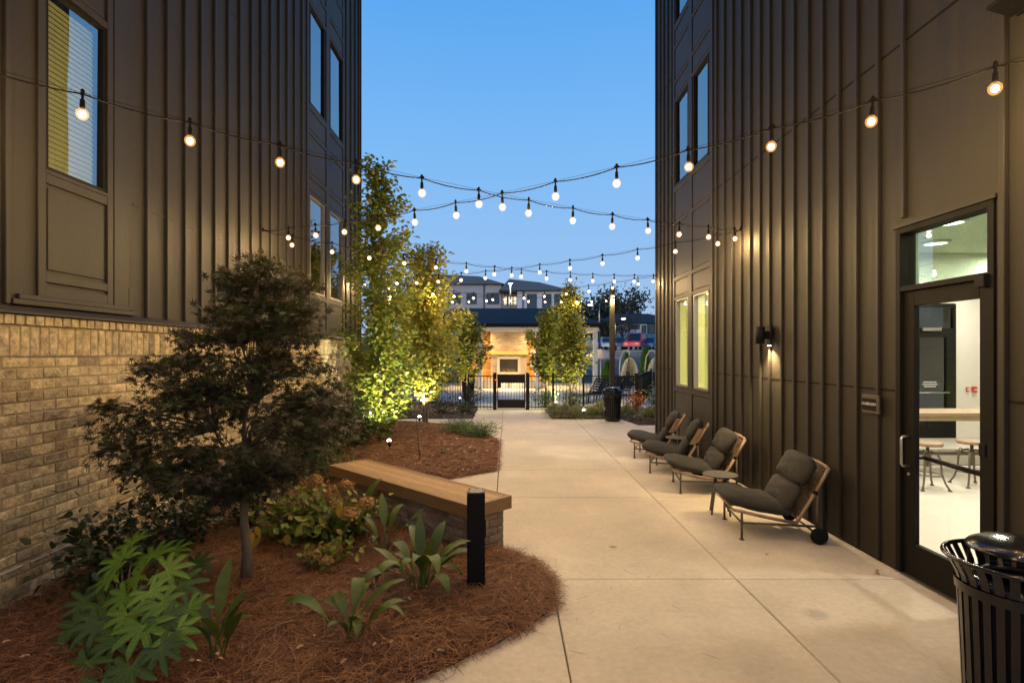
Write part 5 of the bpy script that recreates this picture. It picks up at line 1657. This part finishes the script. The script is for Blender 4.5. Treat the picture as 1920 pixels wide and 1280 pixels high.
for (px, py, lab) in ((1641, 1076, 'single curled dry leaf on the paving near the door threshold'), (1436, 1042, 'single dry leaf on the paving in front of the nearest lounge chair')):
    Y = 1919 / (py - 662)
    t = thing('fallen_leaf', lab, 'leaf', ((px - 951) / 1010 * Y, Y, 0))
    scatter('leaf', tmpl_oval(.4, .12), np.array([(0, 0, .008), (.012, .01, .014)]), (1, .4, .1), (0, 0, 1), .04, LITTER, t, kind='thing', spread=.2)
# ------------------------------------------------------------------ pavilion
PY = 28.0
def X_(px, Y): return (px - 951) / 1010 * Y
def Z_(py, Y): return CAM_H - (py - 662) / 1010 * Y
pv = thing('pavilion', 'open pavilion with black shingle roof, white posts and a brick fireplace beyond the gate', 'pavilion', (0, PY, 0))
ex0, ex1 = X_(762, PY), X_(1133, PY)
ez, rz_ = Z_(608, PY), Z_(578, PY + 3.2)
m = MB()
e = [(ex0, PY - .4, ez), (ex1, PY - .4, ez), (ex1, PY + 6.6, ez), (ex0, PY + 6.6, ez)]
rd = [(ex0 + 2.2, PY + 3.1, rz_), (ex1 - 2.2, PY + 3.1, rz_)]
m.add(e + rd, [(0, 1, 5, 4), (1, 2, 5), (2, 3, 4, 5), (3, 0, 4)])
m.build('roof', SHINGLE, pv, world=True)
MB().box(ex0 - .02, ex1 + .02, PY - .48, PY - .405, ez - .16, ez + .02).box(ex0 - .02, ex1 + .02, PY + 6.605, PY + 6.65, ez - .16, ez + .02).box(ex1 + .001, ex1 + .05, PY - .4, PY + 6.6, ez - .16, ez + .015).build('gutter', BLACK, pv, world=True)
MB().box(ex0 + .3, ex1 - .3, PY - .1, PY + .12, Z_(621, PY), ez - .05).box(ex1 - .52, ex1 - .3, PY + .121, PY + 6.3, Z_(621, PY), ez - .051).box(ex0 + .3, ex0 + .52, PY + .121, PY + 6.3, Z_(621, PY), ez - .051).build('beam', WHITEPAINT, pv, world=True)
MB().box(ex0 + .1, ex1 - .1, PY - .35, PY + 6.4, ez - .045, ez - .03).build('ceiling', WHITEPAINT, pv, world=True)
for px in (783, 900, 1008, 1116):
    x = X_(px, PY)
    MB().box(x - .11, x + .11, PY - .1, PY + .12, -.06, Z_(621, PY) - .002, bev=.01).build('post', WHITEPAINT, pv, world=True)
for x in (X_(1116, PY), X_(783, PY)):
    MB().box(x - .11, x + .11, PY + 6.0, PY + 6.2, -.06, Z_(621, PY) - .002, bev=.01).build('post', WHITEPAINT, pv, world=True)
BY = 31.6
wx0, wx1 = X_(862, BY), X_(1030, BY)
zc = ez - .05
nb = 17
m = MB().box(wx0, wx1, BY + .021, BY + .2, -.06, zc); m.build('wall', WOODWALL, pv, world=True)
for k in range(nb):
    a, b_ = zc * k / nb, zc * (k + 1) / nb
    MB().box(wx0, wx1, BY - .005, BY + .02, a + .006, b_ - .006, bev=.004).build('plank', WOODWALL, pv, world=True)
fx0, fx1 = X_(920, 31), X_(988, 31)
FYY = 31.0
ox0, ox1, oz0, oz1 = X_(937, FYY), X_(971, FYY), Z_(697, FYY), Z_(673, FYY)
m = MB()
for (a, b_, c, d) in ((fx0, ox0, 0, zc), (ox1, fx1, 0, zc), (ox0, ox1, 0, oz0), (ox0, ox1, oz1, zc)):
    m.box(a, b_, FYY + .031, BY - .006, c, d)
m.build('fireplace_core', MORTAR, pv, world=True)
# brick skin: small far bricks, real but joined
m = MB()
r_ = 0; z = 0.0; BHH, BLL = .085, .26
while z + BHH < zc:
    x = fx0 - (BLL / 2 if r_ % 2 else 0)
    while x < fx1:
        a, b_ = max(x, fx0), min(x + BLL, fx1)
        if not (z + BHH > oz0 - .1 and z < oz1 + .1 and b_ > ox0 - .1 and a < ox1 + .1) and b_ - a > .03:
            m.box(a + .005, b_ - .005, FYY + random.uniform(-.004, .004), FYY + .03, z + .005, z + BHH - .005)
        x += BLL
    z += BHH; r_ += 1
m.build('fireplace_bricks', FIREBRICK, pv, world=True, kind='stuff')
MB().box(fx0 - .06, fx1 + .06, FYY - .22, FYY - .005, Z_(664.5, FYY), Z_(658.5, FYY), bev=.01).build('mantel', WOODWALL, pv, world=True)
m = MB()
for (a, b_, c, d) in ((ox0 - .17, ox0 - .002, oz0 - .16, oz1 + .16), (ox1 + .002, ox1 + .17, oz0 - .16, oz1 + .16), (ox0, ox1, oz1 + .002, oz1 + .16), (ox0, ox1, oz0 - .16, oz0 - .002)):
    m.box(a, b_, FYY - .04, FYY + .03, c, d)
m.build('fireplace_surround', HEARTH, pv, world=True)
MB().box(ox0, ox1, BY - .1, BY - .05, oz0, oz1).build('firebox_back', mat('dark_firebox_brick', (.09, .07, .055), .9, noise=.3, nscale=20), pv, world=True)  # firebox back in a darker brick colour
m = MB()
for k in range(26):
    x = random.uniform(ox0 + .12, ox1 - .12); r2 = random.uniform(.03, .06)
    m.obox((x, FYY + .25 + random.uniform(-.08, .08), oz0 + .05 + random.uniform(0, .07)), (r2, r2 * .8, r2 * .7), (random.uniform(-1, 1), 1, .3))
m.build('fire_rocks', ROCK, pv, world=True, kind='stuff')
MB().box(fx0 - 1.0, fx1 + 1.0, 29.2, 29.6, -.06, .42).box(fx0 - 1.05, fx1 + 1.05, 29.15, 29.65, .421, .47).build('hearth_bench', HEARTH, pv, world=True)
MB().box(X_(994, BY), X_(1004, BY), BY - .06, BY - .006, Z_(687, BY), Z_(657, BY)).build('screen_panel', FARGREY, pv, world=True)
for i, (x, y) in enumerate(((X_(878, 29.5), 29.5), (X_(911, 30.4), 30.4), (X_(997, 30.4), 30.4), (X_(1017, 29.5), 29.5), (X_(955, 29), 29.0), (4.0, 30))):
    MB().lathe([(0, zc - .012), (.10, zc - .012), (.12, zc - .002)], c=(x, y, 0), n=16).build('downlight', LAMPGLOW, pv, world=True)
    sp = spot(pv, (x, y - PY, zc - .05), (x, y - PY + .35, 0), 400, (1, .70, .32), 140, .9, .12)
hl = thing('path_light', 'bright low light on the hearth bench seen through the gate bars', 'garden light', (X_(955, 29.0), 28.95, .46))
MB().lathe([(0, 0), (.05, 0), (.05, .12), (0, .12)], n=14).build('lamp_body', BLACK, hl)
MB().lathe([(0, .121), (.045, .121), (.07, .15), (.045, .19), (0, .20)], n=14).build('lens', LAMPGLOW, hl)
ld = bpy.data.lights.new('lamp_light', 'POINT'); ld.energy = 160; ld.color = (1, .85, .55); ld.shadow_soft_size = .08
lo = bpy.data.objects.new('lamp_light', ld); COL.objects.link(lo); lo.parent = hl; lo.location = (0, -.1, .2)

# ------------------------------------------------------------------ poolside furniture
def pool_lounger(x, y, rz, label):
    t = thing('pool_lounger', label, 'pool lounger', (x, y, 0), rz, group='dark pool loungers beyond the fence')
    MB().box(-.3, .3, -.95, .25, .30, .33).build('seat', CUSHDARK, t)
    m = MB()
    for k in range(7):
        f = k / 6
        m.obox((0, .27 + .42 * f, .33 + .55 * f), (.27, .006, .033), (1, 0, 0), (0, -.8, .6))
    for s in (-1, 1):
        m.tube([(s * .29, .25, .31), (s * .29, .72, .93)], .02, 6)
    m.build('backrest', BLACK, t)
    for sx in (-.27, .27):
        for sy in (-.85, .22):
            MB().tube([(sx, sy, .3), (sx, sy - .03, 0)], .018, 6).build('leg', BLACK, t)
for i in range(5):
    pool_lounger(3.15 + .42 * i, 20.5 + .62 * i, R(-50), ('nearest', 'second', 'middle', 'fourth', 'last')[i] + ' dark pool lounger of the row with raised back beyond the bin')

def egg_chair(x, y, label, rz, s=1.0):
    t = thing('egg_chair', label, 'hanging chair', (x, y, 0), rz, group='wicker egg chairs by the pool')
    st = [(-.0, .62, .0), (-.0, .70, .5), (0, .72, 1.2), (0, .62, 1.75), (0, .38, 2.02), (0, .12, 2.03), (0, 0, 1.9), (0, 0, 1.78)]
    MB().tube(st, .03, 8).build('arched_stand', WICKER, t)
    MB().lathe([(0, 0), (.5, 0), (.5, .03), (0, .03)], c=(0, .2, 0), n=24).build('base', BLACK, t)
    prof = [(.02, 1.72), (.16, 1.6), (.28, 1.35), (.36, 1.0), (.37, .75), (.31, .5), (.18, .36), (.02, .32)]
    for k in range(21):
        a = R(-25) + R(230) * k / 20
        MB().tube([(r_ * math.cos(a), r_ * math.sin(a), z_) for r_, z_ in prof], .017, 5).build('rib', WICKER, t)
    for r_, z_ in prof[1:-1]:
        MB().tube([(r_ * math.cos(R(-25) + R(230) * k / 12), r_ * math.sin(R(-25) + R(230) * k / 12), z_) for k in range(13)], .011, 5).build('hoop', WICKER, t)
    MB().tube([(.36 * math.cos(R(-25)) * f(q), -.16 * f(q), .32 + 1.4 * q / 16) for q, f in [(q, lambda q: math.sin(math.pi * q / 16) ** .6 if 0 < q < 16 else .04) for q in range(17)]], .025, 6).build('opening_rim', WICKER, t)
    MB().pillow((0, .06, .55), .27, .24, .09, (1, 0, 0), (0, -.2, 1)).build('seat_cushion', CUSHDARK, t)
    MB().pillow((0, .22, .86), .22, .20, .07, (0, .2, 1), (0, -1, .2)).build('back_cushion', CUSHDARK, t)
egg_chair(X_(1180, 24.2), 24.2, 'pale wicker egg chair on an arched stand right of the timber pole', R(25))
egg_chair(X_(1229, 24.0), 24.0, 'pale wicker egg chair half hidden by the right building corner', R(25))

um = thing('garden_parasol', 'grey garden parasol open beside the pavilion post', 'parasol', (X_(1126, 30), 30, 0))
MB().tube([(0, 0, 0), (0, 0, 2.0)], .03, 8).build('pole', WHITEPAINT, um)
vv = [(0, 0, 2.15)] + [(1.15 * math.cos(k * math.pi / 4), 1.15 * math.sin(k * math.pi / 4), 1.62) for k in range(8)] + [(1.15 * math.cos(k * math.pi / 4), 1.15 * math.sin(k * math.pi / 4), 1.57) for k in range(8)]
MB().add(vv, [(0, 1 + k, 1 + (k + 1) % 8) for k in range(8)] + [(1 + k, 9 + k, 9 + (k + 1) % 8, 1 + (k + 1) % 8) for k in range(8)]).build('canopy', CANVAS, um)
for k in range(8):
    a = k * math.pi / 4
    MB().tube([(0, 0, 2.12), (1.12 * math.cos(a), 1.12 * math.sin(a), 1.6)], .012, 5).build('rib', STEEL, um)
MB().lathe([(0, 0), (.3, 0), (.3, .06), (.05, .1)], n=20).build('base', BLACK, um)
pt = thing('planter', 'tall dark planter standing behind the fence left of the gate', 'planter', (X_(878, 23), 23, 0))
MB().lathe([(0, 0), (.2, 0), (.3, .75), (.27, .75), (.25, .6), (0, .6)], n=20).build('pot', BLACK, pt)
scatter('foliage', LANCE_T, RNG.normal(0, .14, (160, 3)) + np.array([0, 0, .85]), (0, 0, 1), (0, 1, 0), .16, SHRUBDARK, pt, spread=.7)

def cypress(x, y, h, r, label, seed):
    t = thing('conical_evergreen', label, 'tree', (x, y, -.05))
    rn = np.random.default_rng(seed)
    n = 3400
    f = rn.random(n) ** 1.3; a = rn.uniform(0, 6.28, n); rad = r * (1 - f) ** .8 * rn.uniform(.7, 1.05, n)
    pos = np.stack([np.cos(a) * rad, np.sin(a) * rad, .12 + f * (h - .12)], -1)
    MB().tube([(0, 0, 0), (0, 0, h * .9)], [.05, .01], 6).build('trunk', BARK, t)
    scatter('crown', NEEDLE_T, pos, np.stack([np.cos(a), np.sin(a), np.full(n, 1.4)], -1), np.stack([np.cos(a), np.sin(a), np.zeros(n)], -1), .22, CYPRESS, t, rng=rn, spread=.35)
cypress(X_(1210, 27.5), 27.5, 2.15, .33, 'bright green cone shaped evergreen between the two egg chairs', 1)
cypress(X_(1176, 31), 31.0, 1.85, .33, 'darker cone shaped evergreen behind the first egg chair', 2)
cypress(X_(1140, 33), 33.0, 1.4, .45, 'squat evergreen beneath the parasol edge', 3)

# ------------------------------------------------------------------ far buildings
def far_window(parent, x, y, z, w, h, lit=False):
    wd = MB()
    for a, b_, c, d in ((x - w / 2 - .09, x - w / 2, z - .09, z + h + .09), (x + w / 2, x + w / 2 + .09, z - .09, z + h + .09), (x - w / 2, x + w / 2, z + h, z + h + .09), (x - w / 2, x + w / 2, z - .09, z), (x - w / 2, x + w / 2, z + h / 2 - .03, z + h / 2 + .03)):
        wd.box(a, b_, y - .10, y - .002, c, d)
    o = wd.build('window', FARTRIM, parent, world=True)
    MB().box(x - w / 2, x + w / 2, y - .055, y - .045, z, z + h).build('pane', LIT if lit else FARGLASS, o, world=True)
LIT = emis_mat('lit_window', (1.0, .88, .62), 1.1, sample=False)
Y1 = 92.0
B1 = thing('far_apartments', 'pale grey upper storeys with brown roof far behind the left half of the pavilion roof', 'building', (X_(890, Y1), Y1, 2.3))
bx0, bx1 = X_(790, Y1), X_(940, Y1)
zt = Z_(533, Y1)
MB().box(bx0, bx1, Y1, Y1 + 12, 2.0, zt).build('wall', FARGREY, B1, world=True)
m = MB(); xr = X_(880, Y1)
m.add([(bx0 - .8, Y1 - .8, zt - .02), (bx1 + .6, Y1 - .8, zt - .02), (bx1 + .6, Y1 + 12.6, zt - .02), (bx0 - .8, Y1 + 12.6, zt - .02), (bx0 - .8, Y1 + 6, Z_(513, Y1 + 6)), (bx1 - 4, Y1 + 6, Z_(518, Y1 + 6))], [(0, 1, 5, 4), (1, 2, 5), (2, 3, 4, 5), (3, 0, 4), (3, 2, 1, 0)])
m.build('roof', SHINGLEB, B1, world=True)
for px, w in ((839, 0), (852, 1.9), (884, 1.5), (924, 1.9), (808, 1.6)):
    if w:
        far_window(B1, X_(px, Y1), Y1, Z_(569, Y1), w, (569 - 550) / 1010 * Y1)
        far_window(B1, X_(px, Y1), Y1, Z_(610, Y1), w, (569 - 550) / 1010 * Y1)
MB().box(X_(906.5, Y1), X_(908, Y1), Y1 - .2, Y1 - .02, 2.2, zt).build('downpipe', FARTRIM, B1, world=True)
Y2 = 88.0
B2 = thing('far_apartments', 'bright white upper storeys with brown roof far behind the right half of the pavilion roof', 'building', (X_(1010, Y2), Y2, 2.3))
bx0, bx1 = X_(970, Y2), X_(1062, Y2); zt = Z_(545, Y2)
MB().box(bx0, bx1, Y2, Y2 + 12, 2.0, zt).build('wall', FARWHITE, B2, world=True)
MB().box(X_(941, Y2), bx0 - .002, Y2 + 3, Y2 + 12, 2.0, zt - .2).build('recessed_wall', FARGREY, B2, world=True)
m = MB()
m.add([(X_(940, Y2) - .4, Y2 - .8, zt - .02), (bx1 + .8, Y2 - .8, zt - .02), (bx1 + .8, Y2 + 12.6, zt - .02), (X_(940, Y2) - .4, Y2 + 12.6, zt - .02), (X_(955, Y2), Y2 + 6, Z_(523, Y2 + 6)), (X_(1015, Y2), Y2 + 6, Z_(529, Y2 + 6))], [(0, 1, 5, 4), (1, 2, 5), (2, 3, 4, 5), (3, 0, 4), (3, 2, 1, 0)])
m.build('roof', SHINGLEB, B2, world=True)
for px, w, l in ((997, 1.4, 0), (1025, 1.3, 0), (1047, 1.2, 0)):
    far_window(B2, X_(px, Y2), Y2, Z_(578, Y2), w, (578 - 552) / 1010 * Y2, l)
for px, w, l in ((947.5, .5, 1), (958, .8, 1), (965, .6, 1)):
    far_window(B2, X_(px, Y2 + 3), Y2 + 3, Z_(572, Y2 + 3), w, (572 - 556) / 1010 * Y2, l)
m = MB()
for k in range(12):
    x = X_(942 + k * 2.4, Y2 + 1)
    m.box(x - .03, x + .03, Y2 + 1, Y2 + 1.06, Z_(580, Y2), Z_(570, Y2))
m.box(X_(941, Y2), bx0, Y2 + .9, Y2 + 1.1, Z_(570, Y2), Z_(569, Y2)); m.box(X_(941, Y2), bx0 - .01, Y2 + .9, Y2 + 2.99, Z_(583, Y2), Z_(580, Y2))
m.build('balcony', FARTRIM, B2, world=True)
MB().box(X_(979.5, Y2), X_(981, Y2), Y2 - .2, Y2 - .02, 2.2, zt).build('downpipe', FARTRIM, B2, world=True)
Y3 = 78.0
B3 = thing('far_house', 'blue grey house with dark roof and pale gable behind the parked cars', 'house', (X_(1190, Y3), Y3, 2.3))
bx0, bx1 = X_(1112, Y3), X_(1300, Y3); zt = Z_(602, Y3)
MB().box(bx0, bx1, Y3 + 2, Y3 + 12, 2.0, zt).build('wall', FARBLUE, B3, world=True)
MB().box(X_(1150, Y3), X_(1213, Y3), Y3, Y3 + 1.998, 2.0, Z_(607, Y3)).build('front_bay', FARWHITE, B3, world=True)
MB().box(X_(1213, Y3) + .01, X_(1300, Y3), Y3 + .2, Y3 + 1.998, 2.0, Z_(606, Y3)).build('side_bay', FARBLUE, B3, world=True)
m = MB(); m.add([(bx0 - .7, Y3 - .6, zt - .3), (bx1 + .7, Y3 - .6, zt - .3), (bx1 + .7, Y3 + 12.6, zt - .3), (bx0 - .7, Y3 + 12.6, zt - .3), (bx0 + 5, Y3 + 6, Z_(588, Y3 + 6)), (bx1 - 5, Y3 + 6, Z_(588, Y3 + 6))], [(0, 1, 5, 4), (1, 2, 5), (2, 3, 4, 5), (3, 0, 4), (3, 2, 1, 0)])
m.build('roof', SHINGLE, B3, world=True)
for px in (1181, 1188, 1195):
    far_window(B3, X_(px, Y3), Y3, Z_(616, Y3), .42, .5)
far_window(B3, X_(1207, Y3), Y3, Z_(624, Y3), .45, 1.0)
for px in (1222, 1240, 1135):
    far_window(B3, X_(px, Y3), Y3 + (2 if px < 1150 else .2), Z_(624, Y3), .8, 1.0)
MB().box(X_(1204, Y3), X_(1206, Y3), Y3 + 5, Y3 + 5.3, zt - .3, Z_(582, Y3)).build('chimney', FARTRIM, B3, world=True)

# ---- cars
def car(x, y, z, rz, col, label, L_=4.5, W_=1.8, H_=1.45, suv=False, m=None):
    t = thing('parked_car', label, 'car', (x, y, z), rz, group='cars parked on the rise beyond the pool')
    paint = mat('car_paint_' + label.split()[0], col, .3, coat=.6)
    h0 = .55 if suv else .45; sh = .98 if suv else .82
    hood = L_ / 2 - 1.15
    prof = [(-L_ / 2, .35), (-L_ / 2, sh - .1), (-L_ / 2 + (.15 if suv else .75), sh), (-L_ / 2 + (.35 if suv else 1.25), H_), (hood - .95, H_), (hood - .1, sh), (L_ / 2 - .15, sh - .14), (L_ / 2, .55), (L_ / 2, .32)]
    vv, ff = [], []
    n = len(prof)
    for s, ins in ((-1, 0), (1, 0)):
        for (px, pz) in prof:
            tuck = .16 if pz > sh + .1 else 0
            vv.append((px, s * (W_ / 2 - tuck), pz))
    for i in range(n):
        j = (i + 1) % n
        ff.append((i, j, n + j, n + i))
    ff.append(tuple(range(n))[::-1]); ff.append(tuple(range(n, 2 * n)))
    MB().add(vv, ff).build('body', paint, t)
    for s in (-1, 1):
        yy = s * (W_ / 2 - .155)
        a, b_ = -L_ / 2 + (.5 if suv else 1.15), hood - .45
        q = MB()
        for (u0, u1) in ((a, (a + b_) / 2 - .05), ((a + b_) / 2 + .05, b_)):
            q.add([(u0, s * (W_ / 2 - .012), sh + .03), (u1 + .3 * (u1 == b_), s * (W_ / 2 - .012), sh + .03), (u1, yy + s * .012, H_ - .12), (u0 + .1, yy + s * .012, H_ - .12)], [(0, 1, 2, 3) if s < 0 else (3, 2, 1, 0)])
        q.build('side_window', CARGLASS, t)
    MB().add([(hood - .10 + .012, -.7, sh + .05), (hood - .10 + .012, .7, sh + .05), (hood - .90 + .012, .6, H_ - .04), (hood - .90 + .012, -.6, H_ - .04)], [(0, 1, 2, 3)]).build('windscreen', CARGLASS, t)
    for sx in (-L_ / 2 + .8, L_ / 2 - .85):
        for s in (-1, 1):
            w = MB().tube([(sx, s * (W_ / 2 - .2), .33), (sx, s * (W_ / 2 + .01), .33)], .33, 18).build('wheel', TYRE, t)
            MB().tube([(sx, s * (W_ / 2 + .011), .33), (sx, s * (W_ / 2 + .02), .33)], .2, 14).build('rim', STEEL, w)
    for s in (-1, 1):
        MB().box(L_ / 2 - .03, L_ / 2 + .012, s * .6 - .16, s * .6 + .16, .58, .70).build('headlight', LIGHTGREY, t)
        MB().box(-L_ / 2 - .012, -L_ / 2 + .03, s * .7 - .1, s * .7 + .1, .65, .8).build('tail_light', RED, t)
CY = 64.0; CZ = 2.33
car(X_(1118, CY), CY + 1, CZ, R(-75), (.34, .36, .40), 'silver parked car left of the timber pole')
car(X_(1139, CY), CY, CZ, R(-95), (.62, .62, .62), 'white parked car just left of the timber pole')
car(X_(1157, CY), CY - .5, CZ, R(-95), (.10, .10, .11), 'grey parked car just right of the timber pole')
car(X_(1186, CY), CY - 1.5, CZ, R(-115), (.48, .03, .03), 'red parked sport utility car, boxy, in the middle of the row', 4.5, 1.9, 1.9, True)
car(X_(1206, CY), CY + 1.2, CZ, R(-115), (.03, .02, .02), 'black parked sport utility car right behind the red one', 4.6, 1.9, 1.85, True)
car(X_(1221, CY), CY + .5, CZ, R(-120), (.13, .24, .33), 'blue parked saloon car at the right end of the row')

# ---- street lamps
def street_lamp(x, y, z0, h, label, glow, arm=1.0, watts=120, col=(1, .85, .6)):
    t = thing('street_lamp', label, 'street lamp', (x, y, z0))
    MB().tube([(0, 0, -.2), (0, 0, h)], [.09, .06], 8).build('post', FARTRIM, t)
    MB().tube([(0, 0, h), (arm, 0, h)], .05, 6).build('arm', FARTRIM, t)
    MB().box(arm - .3, arm + .3, -.18, .18, h - .02, h + .08, bev=.02).build('lamp_head', FARTRIM, t)
    MB().lathe([(0, -.10), (.14, -.08), (.26, -.021)], c=(arm, 0, h), n=14).build('lens', glow, t)
    spot(t, (arm, 0, h - .15), (arm, 0, 0), watts, col, 140, .5, .2)
street_lamp(X_(957, 60), 60, 2.2, Z_(531, 60) - 2.2, 'tall slim street lamp with cold white light above the pavilion roof', WHITEGLOW, .01, 500, (.85, 1, .95))
street_lamp(X_(1153, 58), 58, 2.2, Z_(597, 58) - 2.2, 'street lamp shining warm right of the timber pole', LAMPGLOW, .9, 500)
street_lamp(X_(1124, 52), 52, 1.5, Z_(571, 52) - 1.5, 'street lamp with a flat glowing head left of the timber pole', LAMPGLOW, -.9, 400)

# ---- far trees and ridge
def far_tree(label, x, y, z, h, r, n, m, seed, bare=False):
    rn = np.random.default_rng(seed); rr = random.Random(seed)
    t = thing('far_tree', label, 'tree', (x, y, z))
    mb_ = MB().tube([(0, 0, -.3), (.1, 0, h * .35), (0, 0, h * .8)], [.2, .14, .04], 7)
    pos = []
    for k in range(20):
        a = k * 2.4; e = Vector((math.cos(a) * r * rr.uniform(.4, .95), math.sin(a) * r * .8, h * rr.uniform(.42, .97)))
        mb_.tube(bend((0, 0, h * rr.uniform(.25, .6)), e, 3, .2, rr), [.06, .045, .03, .012], 5)
        for i in range(n // 20):
            g = rn.normal(0, r * .22, 3); pos.append((e.x + g[0], e.y + g[1], e.z + g[2] * .9))
    mb_.build('trunk', BARK, t)
    scatter('crown', OVAL_T, np.array(pos), (0, 0, -.3), (0, 0, 1), .55 if not bare else .2, m, t, rng=rn, spread=.9)
far_tree('bare looking brown tree in front of the blue grey house', X_(1166, 70), 70, 2.3, 4.6, 2.0, 1500, FARTREE, 1, True)
far_tree('bushy green tree left of the blue grey house', X_(1127, 72), 72, 2.3, 3.6, 1.6, 1400, FARTREE, 2)
far_tree('dark tree between the white apartments and the blue grey house', X_(1090, 84), 84, 2.3, 6.5, 3.2, 1800, FARTREE, 3)
far_tree('round dark tree behind the blue grey house roof', X_(1162, 100), 100, 3, 10.5, 4.6, 2400, FARTREE, 4)
far_tree('broad dark tree behind the timber pole top', X_(1125, 105), 105, 3, 10.5, 4.5, 2400, FARTREE, 5)
far_tree('dark tree behind the left edge of the pale grey apartments', X_(760, 100), 100, 3, 12, 5, 2000, FARTREE, 6)
m = MB()
vv = []; N_ = 60
for i in range(N_ + 1):
    x = -160 + 400 * i / N_
    vv += [(x, 150, 2), (x, 165, 7 + 4 * math.sin(i * .37) + 1.6 * math.sin(i * 1.3)), (x, 260, 4)]
ff = []
for i in range(N_):
    ff += [(3 * i, 3 * i + 3, 3 * i + 4, 3 * i + 1), (3 * i + 1, 3 * i + 4, 3 * i + 5, 3 * i + 2)]
m.add(vv, ff, True).build('hills', mat('wooded_hill', (.03, .034, .02), .95, noise=.5, nscale=.3, bump=1, bscale=.8), kind='structure')
